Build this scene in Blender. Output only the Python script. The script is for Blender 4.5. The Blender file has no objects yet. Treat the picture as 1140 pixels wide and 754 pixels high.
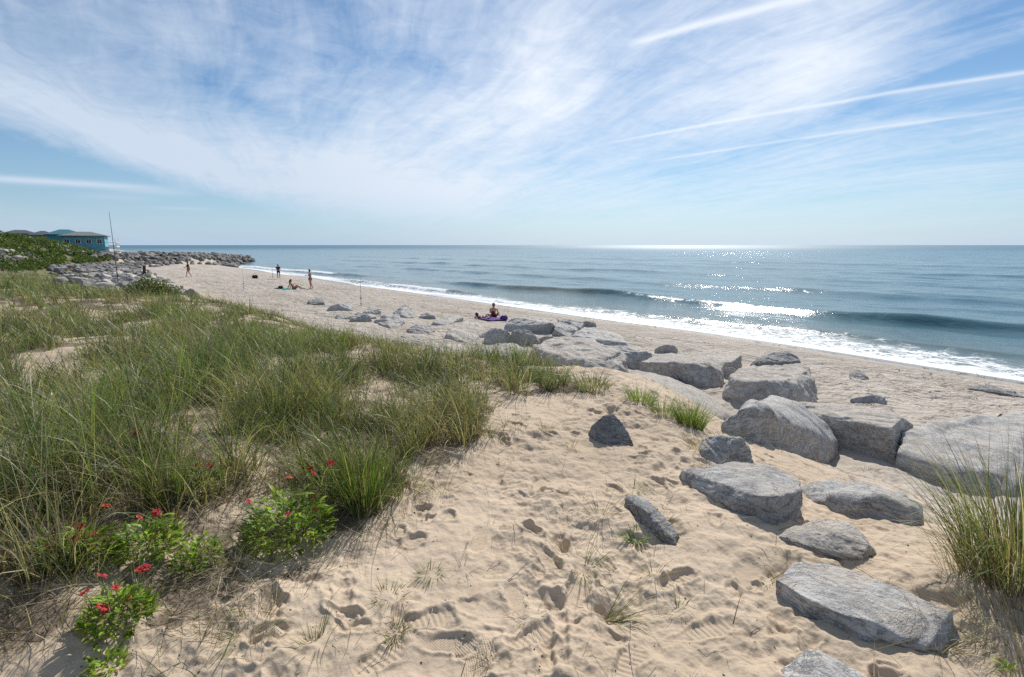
import bpy, bmesh, math, random
import time as _t; _T0=_t.time()
import numpy as np
from mathutils import Vector, Matrix
R = math.radians
random.seed(7)
rng = np.random.default_rng(11)
scene = bpy.context.scene
C = scene.collection

# ------------------------------------------------------------------ camera
W, H, F = 1140.0, 754.0, 570.0
CAMZ = 5.3
PITCH = math.atan((H / 2 - 273) / F)
cam = bpy.data.objects.new('camera', bpy.data.cameras.new('camera'))
C.objects.link(cam)
cam.data.sensor_width = 36
cam.data.lens = 36 * F / W
cam.data.clip_start = 0.05
cam.data.clip_end = 90000
cam.location = (0, 0, CAMZ)
cam.rotation_euler = (math.pi / 2 - PITCH, 0, 0)
scene.camera = cam
cp, sp = math.cos(PITCH), math.sin(PITCH)

def ray(px, py):
    u = (px - W / 2) / F
    v = (H / 2 - py) / F
    d = np.array([u, cp + v * sp, -sp + v * cp])
    return d / np.linalg.norm(d)

# ------------------------------------------------------------------ noise
def _h(ix, iy, seed):
    with np.errstate(over='ignore'):
        n = (ix.astype(np.int64) * 374761393 + iy.astype(np.int64) * 668265263 + seed * 974634777) & 0xffffffff
        n = ((n ^ (n >> 13)) * 1274126177) & 0xffffffff
        n = n ^ (n >> 16)
    return n

_GC = np.cos(np.arange(1024) * 2 * math.pi / 1024); _GS = np.sin(np.arange(1024) * 2 * math.pi / 1024)
def pn(x, y, seed=0):
    x = np.asarray(x, float); y = np.asarray(y, float)
    xi = np.floor(x); yi = np.floor(y)
    fx = x - xi; fy = y - yi
    def g(ax, ay, dx, dy):
        a = _h(ax, ay, seed) >> 22
        return _GC[a] * dx + _GS[a] * dy
    u = fx * fx * fx * (fx * (fx * 6 - 15) + 10)
    v = fy * fy * fy * (fy * (fy * 6 - 15) + 10)
    a = g(xi, yi, fx, fy); b = g(xi + 1, yi, fx - 1, fy)
    c = g(xi, yi + 1, fx, fy - 1); d = g(xi + 1, yi + 1, fx - 1, fy - 1)
    return ((a + (b - a) * u) + ((c + (d - c) * u) - (a + (b - a) * u)) * v) * 1.4

def pn3(p, seed=0):
    """cheap 3D noise from three 2D slices"""
    x, y, z = p[:, 0], p[:, 1], p[:, 2]
    return (pn(x + .37 * z, y + .61 * z, seed) + pn(y + 7.1 + .41 * x, z + 3.3 - .33 * x, seed + 1) + pn(z + 1.7 - .29 * y, x + 9.2 + .47 * y, seed + 2)) * .6

def sst(x, a=0.0, b=1.0):
    t = np.clip((np.asarray(x, float) - a) / (b - a), 0, 1)
    return t * t * (3 - 2 * t)

# ------------------------------------------------------------------ terrain
CA, SA = math.cos(R(39.7)), math.sin(R(39.7))
def QT(x, y):
    return CA * x + SA * y, -SA * x + CA * y
def XY(q, t):
    return CA * q - SA * t, SA * q + CA * t
GROIN = [XY(2, 118), XY(20, 141), XY(41, 186)]

def seg_dist(x, y, a, b):
    ax, ay = a; bx, by = b
    dx, dy = bx - ax, by - ay
    s = np.clip(((x - ax) * dx + (y - ay) * dy) / (dx * dx + dy * dy), 0, 1)
    return np.hypot(x - ax - s * dx, y - ay - s * dy), s

def brow(t):
    return np.interp(t, [-20, 0, 1, 4.2, 8, 15, 30, 60, 90, 112, 135], [2, 2, 2.1, 5.0, 3.5, 2.6, 2.2, 2.0, 1.0, 2.5, 6.5])

def T(x, y):
    x = np.asarray(x, float); y = np.asarray(y, float)
    q, t = QT(x, y)
    q = q + 0.8 * pn(t / 13, t * 0 + .5, 3) * sst(q, 12, 25)
    qb = brow(t)
    w = np.interp(t, [1, 4.2, 30, 60], [8.0, 4.6, 5, 6])
    s = sst((q - qb) / w)
    zd = 3.62 + 0.25 * sst(-x, 1, 4) + 0.15 * sst(t, 8, 20)
    g = lambda cx, cy, r, a: a * np.exp(-((x - cx) ** 2 + (y - cy) ** 2) / (r * r))
    zd = zd + g(-2.6, 3.8, 1.6, .16) + g(-8.5, 8.5, 3, .15) - .42 * sst(t, 6, 13) * sst(q, -7, 1.5) + g(-16, 17, 6, .45) - g(-6.2, 6.0, 1.4, .22)
    zd = zd + 0.16 * pn(x / 4.1, y / 4.1, 5) * sst(np.hypot(x, y), 3, 9) + 0.06 * pn(x / 1.3, y / 1.3, 6)
    hill = sst(-q, np.interp(t, [80, 125], [-1.5, -7]), np.interp(t, [80, 125], [13, 5])) * sst(t, 62, 105)
    zd = zd - .9 * sst(t, 12, 34) * sst(q, -13, 1) - .7 * sst(t, 30, 60) * sst(q, -16, 0)
    zd = zd + 2.5 * hill + .6 * hill * pn(x / 16, y / 16, 8)
    zb = np.interp(q, [8, 15, 22, 28.5, 34, 60, 200], [1.75, 1.5, 1.02, 0.0, -.9, -3, -6])
    z = zd * (1 - s) + zb * s
    z = z + g(3.1, 2.5, 1.0, .30)
    mid = s * (1 - sst(q, 16, 24))
    z = z + .13 * pn(x / 2.3, y / 2.3, 9) * mid + .05 * pn(x / .8, y / .8, 12) * mid
    d1, s1 = seg_dist(x, y, GROIN[0], GROIN[1]); d2, s2 = seg_dist(x, y, GROIN[1], GROIN[2])
    m1 = (11.5 - .6 * s1) * (1 - sst(d1, 1, 12)) - 8; m2 = (10.9 - 1.5 * s2) * (1 - sst(d2, 1, 10 - 2 * s2)) - 8
    mg = np.maximum(m1, m2)
    z = np.maximum(z, mg)
    return z

_S = np.geomspace(.6, 1500, 5000)
def hit(px, py, h=0.0, qoff=None):
    d = ray(px, py)
    P = np.outer(_S, d) + np.array([0, 0, CAMZ])
    g = P[:, 2] - T(P[:, 0], P[:, 1]) - h
    if qoff is not None:      # look past the crest of the dune
        q, t = QT(P[:, 0], P[:, 1])
        g = np.where(q < brow(t) + qoff, 9.0, g)
        k = np.nonzero(g < 0)[0]
        if len(k) == 0: return None
        return P[int(k[0])]
    k = np.nonzero(g < 0)[0]
    if len(k) == 0:
        return None
    i = max(int(k[0]), 1)
    a = g[i - 1] / (g[i - 1] - g[i])
    return P[i - 1] * (1 - a) + P[i] * a

def ground(x, y):
    return float(T(np.array([x]), np.array([y]))[0])

# ------------------------------------------------------------------ mesh helpers
def mesh_np(name, verts, faces, attrs=None, smooth=False):
    """faces: (n,k) int array"""
    me = bpy.data.meshes.new(name)
    verts = np.ascontiguousarray(verts, dtype=np.float32); faces = np.ascontiguousarray(faces, dtype=np.int32)
    me.vertices.add(len(verts)); me.vertices.foreach_set('co', verts.ravel())
    n, k = faces.shape
    me.loops.add(n * k); me.loops.foreach_set('vertex_index', faces.ravel())
    me.polygons.add(n); me.polygons.foreach_set('loop_start', np.arange(0, n * k, k, dtype=np.int32))
    me.polygons.foreach_set('loop_total', np.full(n, k, dtype=np.int32))
    me.polygons.foreach_set('use_smooth', np.full(n, smooth, dtype=bool))
    for nm, arr in (attrs or {}).items():
        arr = np.asarray(arr, dtype=np.float32)
        if arr.ndim == 1:
            a = me.attributes.new(nm, 'FLOAT', 'POINT'); a.data.foreach_set('value', arr)
        else:
            if arr.shape[1] == 3:
                arr = np.c_[arr, np.ones(len(arr), np.float32)]
            a = me.attributes.new(nm, 'FLOAT_COLOR', 'POINT'); a.data.foreach_set('color', arr.ravel())
    me.update(calc_edges=True)
    return me

def link(name, me, mat=None, parent=None, kind=None, label=None, cat=None, group=None, loc=None):
    o = bpy.data.objects.new(name, me)
    C.objects.link(o)
    if mat is not None and me is not None:
        if len(me.materials) == 0:
            me.materials.append(mat)
    if parent is not None: o.parent = parent
    if loc is not None: o.location = loc
    tag(o, label, cat, group, kind)
    return o

def tag(o, label=None, cat=None, group=None, kind=None):
    if kind: o['kind'] = kind
    if label: o['label'] = label
    if cat: o['category'] = cat
    if group: o['group'] = group
    return o

def empty(name, loc, rz=0, **k):
    o = bpy.data.objects.new(name, None); C.objects.link(o)
    o.location = loc; o.rotation_euler = (0, 0, rz)
    o.empty_display_size = .1
    tag(o, **k)
    return o

def bm_obj(name, bm, mat, parent=None, smooth=False, **k):
    me = bpy.data.meshes.new(name); bm.to_mesh(me); bm.free()
    if smooth:
        me.polygons.foreach_set('use_smooth', [True] * len(me.polygons))
    return link(name, me, mat, parent, **k)

def add_box(bm, x0, y0, z0, x1, y1, z1):
    v = [bm.verts.new(p) for p in ((x0, y0, z0), (x1, y0, z0), (x1, y1, z0), (x0, y1, z0), (x0, y0, z1), (x1, y0, z1), (x1, y1, z1), (x0, y1, z1))]
    for f in ((0, 3, 2, 1), (4, 5, 6, 7), (0, 1, 5, 4), (1, 2, 6, 5), (2, 3, 7, 6), (3, 0, 4, 7)):
        bm.faces.new([v[i] for i in f])

def tube(bm, pts, rad, n=8):
    pts = [Vector(p) for p in pts]
    rings = []
    for i, p in enumerate(pts):
        d = (pts[min(i + 1, len(pts) - 1)] - pts[max(i - 1, 0)]).normalized()
        a = d.orthogonal().normalized(); b = d.cross(a)
        r = rad[i] if hasattr(rad, '__len__') else rad
        rings.append([bm.verts.new(p + (a * math.cos(2 * math.pi * k / n) + b * math.sin(2 * math.pi * k / n)) * r) for k in range(n)])
    for i in range(len(rings) - 1):
        for k in range(n):
            bm.faces.new((rings[i][k], rings[i][(k + 1) % n], rings[i + 1][(k + 1) % n], rings[i + 1][k]))
    bm.faces.new(rings[0][::-1]); bm.faces.new(rings[-1])

# ------------------------------------------------------------------ material helper
class NT:
    def __init__(s, tree): s.t = tree; s.n = tree.nodes; s.l = tree.links
    def node(s, typ, **props):
        nd = s.n.new(typ)
        ins = props.pop('ins', {})
        for k, v in props.items(): setattr(nd, k, v)
        for k, v in ins.items(): s.put(nd.inputs[k], v)
        return nd
    def put(s, sock, v):
        if isinstance(v, bpy.types.NodeSocket): s.l.new(v, sock)
        elif v is not None: sock.default_value = v
    def m(s, op, a, b=None, c=None, clamp=False):
        nd = s.n.new('ShaderNodeMath'); nd.operation = op; nd.use_clamp = clamp
        s.put(nd.inputs[0], a)
        if b is not None: s.put(nd.inputs[1], b)
        if c is not None: s.put(nd.inputs[2], c)
        return nd.outputs[0]
    def mr(s, v, a, b, c=0.0, d=1.0, smooth=True):
        nd = s.n.new('ShaderNodeMapRange'); nd.interpolation_type = 'SMOOTHSTEP' if smooth else 'LINEAR'
        for i, x in enumerate((v, a, b, c, d)): s.put(nd.inputs[i], x)
        return nd.outputs[0]
    def mix(s, f, a, b, mode='MIX'):
        nd = s.n.new('ShaderNodeMix'); nd.data_type = 'RGBA'; nd.blend_type = mode
        s.put(nd.inputs[0], f)
        s.put(nd.inputs[6], a if isinstance(a, bpy.types.NodeSocket) else (*a, 1)); s.put(nd.inputs[7], b if isinstance(b, bpy.types.NodeSocket) else (*b, 1))
        return nd.outputs[2]
    def noise(s, vec, scale, detail=4, rough=.55, dist=0.0, lac=2.0):
        nd = s.n.new('ShaderNodeTexNoise')
        if vec is not None: s.l.new(vec, nd.inputs['Vector'])
        nd.inputs['Scale'].default_value = scale; nd.inputs['Detail'].default_value = detail
        nd.inputs['Roughness'].default_value = rough; nd.inputs['Distortion'].default_value = dist
        nd.inputs['Lacunarity'].default_value = lac
        return nd.outputs[0]
    def vor(s, vec, scale, feat='F1', rand=1.0):
        nd = s.n.new('ShaderNodeTexVoronoi'); nd.feature = feat
        if vec is not None: s.l.new(vec, nd.inputs['Vector'])
        nd.inputs['Scale'].default_value = scale; nd.inputs['Randomness'].default_value = rand
        return nd.outputs[0]
    def vscale(s, vec, x, y, z, rot=(0, 0, 0)):
        nd = s.n.new('ShaderNodeMapping'); s.l.new(vec, nd.inputs[0])
        nd.inputs['Rotation'].default_value = rot; nd.inputs['Scale'].default_value = (x, y, z)
        return nd.outputs[0]
    def bump(s, h, strength=.5, dist=.02, normal=None):
        nd = s.n.new('ShaderNodeBump'); s.l.new(h, nd.inputs['Height'])
        nd.inputs['Strength'].default_value = strength; nd.inputs['Distance'].default_value = dist
        if normal is not None: s.l.new(normal, nd.inputs['Normal'])
        return nd.outputs[0]
    def attr(s, name, out='Color'):
        nd = s.n.new('ShaderNodeAttribute'); nd.attribute_name = name
        return nd.outputs[out]

def new_mat(name):
    m = bpy.data.materials.new(name); m.use_nodes = True
    m.node_tree.nodes.clear()
    nt = NT(m.node_tree)
    out = nt.node('ShaderNodeOutputMaterial')
    return m, nt, out

def pbsdf(nt, out, col, rough=.8, spec=.3, normal=None):
    b = nt.node('ShaderNodeBsdfPrincipled')
    nt.put(b.inputs['Base Color'], col if isinstance(col, bpy.types.NodeSocket) else (*col, 1))
    nt.put(b.inputs['Roughness'], rough); nt.put(b.inputs['Specular IOR Level'], spec)
    if normal is not None: nt.l.new(normal, b.inputs['Normal'])
    nt.l.new(b.outputs[0], out.inputs[0])
    return b

_simple = {}
def simple(name, col, rough=.7, var=.25, scale=8.0, spec=.3):
    if name in _simple: return _simple[name]
    m, nt, out = new_mat(name)
    tc = nt.node('ShaderNodeTexCoord').outputs['Object']
    n = nt.noise(tc, scale, 5, .6)
    c = nt.mix(nt.mr(n, .3, .7), tuple(x * (1 - var) for x in col), tuple(min(1, x * (1 + var)) for x in col))
    pbsdf(nt, out, c, rough, spec, nt.bump(n, .2, .01))
    _simple[name] = m
    return m

def leaf_mat(name, trans=.35, rough=.55, spec=.25):
    m, nt, out = new_mat(name)
    col = nt.attr('col')
    b = nt.node('ShaderNodeBsdfPrincipled')
    nt.l.new(col, b.inputs['Base Color']); b.inputs['Roughness'].default_value = rough
    b.inputs['Specular IOR Level'].default_value = spec
    tr = nt.node('ShaderNodeBsdfTranslucent')
    nt.l.new(nt.mix(1.0, col, (1.5, 1.6, .7), 'MULTIPLY'), tr.inputs[0])
    ms = nt.node('ShaderNodeMixShader'); ms.inputs[0].default_value = trans
    nt.l.new(b.outputs[0], ms.inputs[1]); nt.l.new(tr.outputs[0], ms.inputs[2])
    nt.l.new(ms.outputs[0], out.inputs[0])
    return m

# --- sand
def sand_material():
    m, nt, out = new_mat('sand')
    geo = nt.node('ShaderNodeNewGeometry'); pos = geo.outputs['Position']
    wet = nt.attr('wet', 'Fac'); litter = nt.attr('litter', 'Fac')  # litter mask also holds the painted grass shade
    n1 = nt.noise(pos, .7, 5, .6); n2 = nt.noise(pos, 9, 5, .6); n3 = nt.noise(pos, 260, 2, .7)
    veg = nt.attr('veg', 'Fac')
    dune = nt.mix(nt.mr(n1, .35, .65), (.455, .36, .262), (.55, .438, .325))
    beach = nt.mix(nt.mr(n1, .35, .65), (.41, .36, .305), (.49, .435, .375))
    bs = nt.noise(nt.vscale(nt.vscale(pos, 1, 1, 1, (0, 0, R(50.3))), .12, 1.1, 1), .8, 5, .65)
    beach = nt.mix(nt.m('MULTIPLY', nt.mr(bs, .48, .66), .55), beach, (.33, .285, .235))
    c = nt.mix(nt.attr('beach', 'Fac'), dune, beach)
    c = nt.mix(nt.m('MULTIPLY', nt.mr(n2, .52, .72), .3), c, (.33, .25, .175))
    c = nt.mix(nt.m('MULTIPLY', nt.mr(n3, .55, .75), .35), c, (.24, .19, .15))
    c = nt.mix(nt.m('MULTIPLY', nt.mr(n3, .42, .28), .25), c, (.72, .62, .50))
    # broken shells, twigs and dark grains
    v = nt.vor(pos, 16); c = nt.mix(nt.m('MULTIPLY', nt.mr(v, .10, .06), nt.mr(nt.noise(pos, 2.2, 3), .5, .62)), c, (.16, .12, .09))
    v2 = nt.vor(pos, 38); c = nt.mix(nt.m('MULTIPLY', nt.mr(v2, .12, .06), nt.mr(nt.noise(pos, 3.1, 2), .52, .66)), c, (.10, .08, .06))
    # litter under the grass, its dark colour also painting in the grass shadows
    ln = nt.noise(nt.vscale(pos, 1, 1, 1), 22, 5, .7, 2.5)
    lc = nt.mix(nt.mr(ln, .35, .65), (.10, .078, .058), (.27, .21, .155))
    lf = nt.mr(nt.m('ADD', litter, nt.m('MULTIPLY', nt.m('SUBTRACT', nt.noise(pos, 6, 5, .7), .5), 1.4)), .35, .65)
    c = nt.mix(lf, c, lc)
    # low green cover far back on the dunes
    c = nt.mix(nt.m('MULTIPLY', veg, .9), c, nt.mix(nt.mr(nt.noise(pos, 1.2, 5, .7), .35, .65), (.055, .07, .028), (.16, .155, .075)))
    c = nt.mix(nt.m('MULTIPLY', wet, .92), c, (.17, .142, .115))
    bh = nt.m('ADD', nt.m('MULTIPLY', nt.noise(pos, 35, 6, .65), .6), nt.m('MULTIPLY', n3, .12))
    # trampled relief on the distant beach
    far = nt.m('MULTIPLY', nt.mr(nt.noise(pos, 2.6, 4, .62), .3, .7), 1.0)
    nrm = nt.bump(bh, .55, .018)
    nrm = nt.bump(nt.m('MULTIPLY', far, nt.attr('farbump', 'Fac')), .9, .13, nrm)
    rough = nt.mr(wet, 0, 1, .95, .22)
    b = pbsdf(nt, out, c, rough, .25, nrm)
    return m

def sand_detail(x, y):
    """trampled relief of the near sand"""
    a = pn(x / .19, y / .19, 22); b = pn(x / .085, y / .085, 23)
    k = .55 + .75 * sst(pn(x / .9, y / .9, 25), -.4, .4)
    return k * (.030 * pn(x / .42, y / .42, 21) + .020 * a - .012 * np.maximum(-a - .25, 0) * 3 + .015 * np.minimum(b, .25) +
            .0060 * pn(x / .045, y / .045, 24) + .0025 * pn(x / .02, y / .02, 26))

SAND = sand_material()

# ------------------------------------------------------------------ grass area (world polygon)
low = [(-420, 760), (-150, 740), (0, 690), (60, 640), (130, 618), (200, 618), (265, 618), (330, 612), (405, 580), (425, 520), (470, 505), (520, 478),
       (532, 452), (520, 428), (560, 412), (600, 408)]
POLY = []
for a in low:
    p = hit(*a); POLY.append((p[0], p[1]))
POLY += [(3, 14), (2, 60), (-20, 110), (-120, 110), (-90, 20), (-30, 2)]
POLY = np.array(POLY)
# strip of grass along the brow
strip = [(535, 432), (640, 437), (700, 446), (760, 476), (800, 480), (790, 462), (720, 440), (690, 425), (640, 415), (560, 412)]
POLY2 = np.array([tuple(hit(*a)[:2]) for a in [(535, 432), (600, 436), (648, 433), (660, 424), (640, 414), (560, 410)]])

def inpoly(x, y, P):
    ins = np.zeros(x.shape, bool)
    n = len(P); j = n - 1
    for i in range(n):
        xi, yi = P[i]; xj, yj = P[j]
        c = ((yi > y) != (yj > y)) & (x < (xj - xi) * (y - yi) / ((yj - yi) + 1e-12) + xi)
        ins ^= c; j = i
    return ins

gaps = []
for (px, py, r, a) in [(15, 430, .75, 1.2), (85, 412, .6, 1.0), (150, 365, .7, .9), (380, 375, .5, .7), (60, 395, .5, .7), (222, 500, .22, 1.0), (225, 540, .16, .8), (560, 418, .3, .35), (60, 605, .2, .8), (100, 600, .2, .7), (130, 600, .15, .5), (480, 415, .35, .4), (440, 395, .4, .35), (330, 372, .4, .4),
                       (250, 345, .6, .5), (290, 640, .5, .5), (165, 560, .18, .5), (60, 590, .2, .4), (215, 350, .5, .4), (285, 520, .25, .5), (275, 600, .35, .7), (190, 640, .35, .7)]:
    p = hit(px, py)
    gaps.append((p[0], p[1], r, a))

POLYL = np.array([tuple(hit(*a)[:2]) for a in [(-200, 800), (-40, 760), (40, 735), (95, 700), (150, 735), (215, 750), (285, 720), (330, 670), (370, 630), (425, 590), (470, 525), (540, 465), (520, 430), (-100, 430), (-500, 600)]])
def LITTER_SHADE(x, y):  # dead litter, spread wider to paint in the grass shadows at lower left
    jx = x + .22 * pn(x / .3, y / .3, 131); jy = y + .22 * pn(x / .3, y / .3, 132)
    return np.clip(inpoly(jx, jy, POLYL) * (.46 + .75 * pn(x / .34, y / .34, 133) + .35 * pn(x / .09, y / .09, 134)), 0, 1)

def gdens(x, y):
    jx = x + .42 * pn(x / .55, y / .55, 31) + .2 * pn(x / .15, y / .15, 38); jy = y + .42 * pn(x / .55, y / .55, 32) + .2 * pn(x / .15, y / .15, 39)
    q, t = QT(jx, jy)
    d = inpoly(jx, jy, POLY).astype(float)
    d *= 1 - sst(q - brow(t) - np.interp(t, [4, 12, 30], [.5, 1.2, 2.2]), 0, .5)
    far = sst(t, 55, 75)
    d *= 1 - far
    d = np.maximum(d, 1.0 * inpoly(jx, jy, POLY2))
    m_ = pn(x / 1.0, y / 1.0, 33) + .9 * pn(x / .42, y / .42, 34)
    d *= .10 + 1.05 * sst(m_, -.42, .28)
    d = np.maximum(d, .8 * inpoly(jx, jy, POLY2))
    for (gx, gy, r, a) in gaps:
        d -= a * np.exp(-((x - gx) ** 2 + ((y - gy) ** 2)) / (r * r))
    return np.clip(d, 0, 1)

# ------------------------------------------------------------------ ground mesh
def build_ground():
    th = np.concatenate([np.linspace(-180, -56, 80)[:-1], np.linspace(-56, 56, 1560), np.linspace(56, 180, 80)[1:]])
    r = np.concatenate([[.02, .3, .8], np.geomspace(1.3, 9, 950)[:-1], np.geomspace(9, 60, 420)[:-1], np.geomspace(60, 4000, 260)])
    TH, RR = np.meshgrid(R(1) * th, r)
    x = RR * np.sin(TH); y = RR * np.cos(TH)
    z = T(x, y)
    q, t = QT(x, y)
    near = 1 - sst(RR, 16, 26)
    beachy = sst(q, brow(t) + 2, brow(t) + 7)
    litter_shade = np.zeros_like(z)
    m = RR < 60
    litter_shade[m] = np.maximum(gdens(x[m], y[m]), LITTER_SHADE(x[m], y[m]))
    det = np.zeros_like(z)
    k = RR < 27
    det[k] = sand_detail(x[k], y[k])
    fresh = 1 - sst(q, 24, 28.5)
    det = det * near * fresh * (1 - .35 * litter_shade)
    # footprints -------------------------------------------------
    lr = np.log(r[3:])
    thr = R(1) * th
    def stamp(cx, cy, ang, L, Wd, depth, tread=0):
        rc = math.hypot(cx, cy); tc = math.atan2(cx, cy)
        ext = L * 1.3
        i0 = np.searchsorted(r, rc - ext); i1 = np.searchsorted(r, rc + ext)
        da = ext / rc
        j0 = np.searchsorted(thr, tc - da); j1 = np.searchsorted(thr, tc + da)
        if i1 <= i0 or j1 <= j0: return
        X = x[i0:i1, j0:j1] - cx; Y = y[i0:i1, j0:j1] - cy
        c, s = math.cos(ang), math.sin(ang)
        u = (X * c + Y * s) / (L / 2); v = (-X * s + Y * c) / (Wd / 2)
        v = v * (1 + .25 * np.clip(-u, -1, 1)) / (1 - .18 * np.exp(-((u + .1) / .3) ** 2))
        rr = np.sqrt(u * u + v * v) + .28 * pn(X * 14 + cx * 5, Y * 14 + cy * 3, 41)
        core = 1 - sst(rr, .70, 1.05)
        rim = np.exp(-((rr - 1.22) / .2) ** 2)
        dz = -depth * core * (.75 + .25 * np.cos(u * 2.2)) + depth * .38 * rim
        D = det[i0:i1, j0:j1]
        if tread:
            D *= (1 - .8 * core)
            pu, pv = u * L / 2, v * Wd / 2
            if tread == 1:   # diamond tread
                dz += core * .0034 * (np.abs(np.sin(pu * 210 + pv * 210)) + np.abs(np.sin(pu * 210 - pv * 210)) - 1)
            else:            # cross bars
                dz += core * .0050 * np.sin(pu * 230 + .8 * np.sin(pv * 30)) * .32
        det[i0:i1, j0:j1] = D + dz * (1 - .8 * litter_shade[i0:i1, j0:j1])
    rs = random.Random(5)
    n = 0
    while n < 420:
        px, py = rs.uniform(200, 1200), rs.uniform(435, 860)
        rr0 = 1.45 + 9.5 * rs.random() ** 1.2; a0 = R(rs.uniform(-30, 50))
        cx, cy = rr0 * math.sin(a0), rr0 * math.cos(a0)
        if float(gdens(np.array([cx]), np.array([cy]))[0]) > .25: n += .2; continue
        if float(pn(np.array([cx / .8]), np.array([cy / .8]), 27)[0]) < rs.uniform(-.4, .1): n += .3; continue
        n += 1
        ang = R(rs.choice([90, 60, 75, 120, -70, 100]) + rs.uniform(-25, 25)) - a0 * .5
        if rs.random() < .4:
            stamp(cx, cy, ang, rs.uniform(.24, .31), rs.uniform(.095, .13), rs.uniform(.008, .022), 0)
        else:
            stamp(cx, cy, rs.uniform(0, 6.28), rs.uniform(.09, .2), rs.uniform(.07, .13), rs.uniform(.008, .022), 0)
    for (px, py, ang, L, Wd, dp, tr) in [(531, 738, 60, .30, .11, .014, 1), (592, 708, 35, .27, .11, .014, 2), (534, 600, 80, .28, .11, .012, 1), (470, 690, 20, .27, .11, .014, 2),
                                         (752, 648, 30, .27, .11, .014, 2), (640, 665, 70, .28, .11, .01, 1), (790, 700, 15, .28, .11, .012, 2), (575, 668, 100, .28, .11, .012, 1), (830, 640, 60, .28, .11, .012, 1),
                                         (500, 715, 0, .27, .11, .014, 1), (610, 625, 120, .28, .11, .012, 1), (700, 735, 60, .28, .11, .012, 2), (600, 540, 70, .28, .11, .014, 1), (420, 735, 50, .28, .11, .012, 2)]:
        p = hit(px, py)
        stamp(p[0], p[1], R(ang), L, Wd, dp, tr)
    # a looping drag line in the sand
    z = z + det
    nr, nt_ = z.shape
    idx = np.arange(nr * nt_).reshape(nr, nt_)
    f = np.stack([idx[:-1, :-1], idx[:-1, 1:], idx[1:, 1:], idx[1:, :-1]], -1).reshape(-1, 4)
    V = np.stack([x, y, z], -1).reshape(-1, 3)
    qs = q + 0.8 * pn(t / 13, t * 0 + .5, 3) * sst(q, 12, 25)
    wet = sst(qs + .35 * pn(t / 3.1, q * .2, 45), 23.0, 26.2)
    veg = sst(t, 42, 60) * (1 - sst(q - brow(t), 0, 2)) * (1 - sst(q, -2, 3))
    veg = np.maximum(veg, sst(RR, 40, 60) * (1 - sst(q, -3, 2)))
    fb = sst(RR, 8, 20) * sst(q, 4, 8) * (1 - sst(q, 22, 25)) * (.5 + .5 * (1 - sst(RR, 40, 120)))
    me = mesh_np('sand_ground', V, f[:, ::-1], dict(wet=wet.ravel(), litter=litter_shade.ravel(), beach=beachy.ravel(), veg=veg.ravel(), farbump=fb.ravel()), smooth=True)
    me.materials.append(SAND)
    return link('ground', me, kind='structure')
build_ground()

# ------------------------------------------------------------------ sea
def sea_material():
    m, nt, out = new_mat('sea_water')
    geo = nt.node('ShaderNodeNewGeometry'); pos = geo.outputs['Position']
    foam = nt.attr('foam', 'Fac'); lace = nt.attr('lace', 'Fac'); shal = nt.attr('shallow', 'Fac'); fd = nt.attr('far', 'Fac')
    rot = nt.vscale(pos, 1, 1, 1, (0, 0, R(-45)))
    st = nt.vscale(rot, 1.0, .38, 1)       # stretched along the crests
    b1 = nt.noise(st, 1.5, 6, .62); b2 = nt.noise(st, .28, 5, .6); b3 = nt.noise(pos, 9, 3, .6)
    h = nt.m('ADD', nt.m('MULTIPLY', b1, .5), nt.m('MULTIPLY', b3, .035))
    n = nt.bump(nt.m('MULTIPLY', h, nt.attr('calm', 'Fac')), 1.0, .17)
    n = nt.bump(nt.m('MULTIPLY', b2, nt.m('MULTIPLY', fd, nt.attr('calm', 'Fac'))), 1.0, .9, n)
    deep = nt.mix(fd, (.055, .135, .160), (.030, .120, .170))
    col = nt.mix(nt.m('MULTIPLY', shal, .75), deep, (.13, .135, .095))
    # foam
    w1 = nt.noise(pos, .55, 4, .6, 1.5)
    dv = nt.vscale(pos, 1, 1, 1)
    wv = nt.node('ShaderNodeVectorMath', operation='MULTIPLY_ADD')
    nn = nt.node('ShaderNodeTexNoise'); nt.l.new(pos, nn.inputs['Vector']); nn.inputs['Scale'].default_value = .9; nn.inputs['Detail'].default_value = 3
    nt.l.new(nn.outputs['Color'], wv.inputs[0]); wv.inputs[1].default_value = (1.2, 1.2, 0); nt.l.new(pos, wv.inputs[2])
    cell = nt.vor(nt.vscale(wv.outputs[0], 1, 1, .01), 1.5, 'DISTANCE_TO_EDGE')
    cell2 = nt.vor(nt.vscale(wv.outputs[0], 1, 1, .01), 4.5, 'DISTANCE_TO_EDGE')
    lw = nt.m('MULTIPLY', lace, .26)
    l1 = nt.mr(cell, nt.m('ADD', lw, .03), nt.m('MULTIPLY', lw, .3), 0, 1)
    l2 = nt.mr(cell2, nt.m('ADD', lw, .03), nt.m('MULTIPLY', lw, .3), 0, 1)
    lf = nt.m('MULTIPLY', nt.m('MAXIMUM', l1, nt.m('MULTIPLY', l2, .8)), nt.mr(nt.m('ADD', nt.m('SUBTRACT', w1, .5), lace), .28, .62))
    sf = nt.mr(nt.m('ADD', foam, nt.m('MULTIPLY', nt.m('SUBTRACT', nt.noise(pos, 1.9, 5, .7), .5), 1.1)), .42, .72)
    ff = nt.m('MAXIMUM', sf, lf)
    c = nt.mix(ff, col, (.80, .82, .83))
    rough = nt.m('ADD', nt.m('MULTIPLY', ff, .6), nt.mr(nt.attr('calm', 'Fac'), 0, 1, .42, .15))
    b = pbsdf(nt, out, c, rough, .5, n)
    b.inputs['IOR'].default_value = 1.333
    return m

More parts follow.
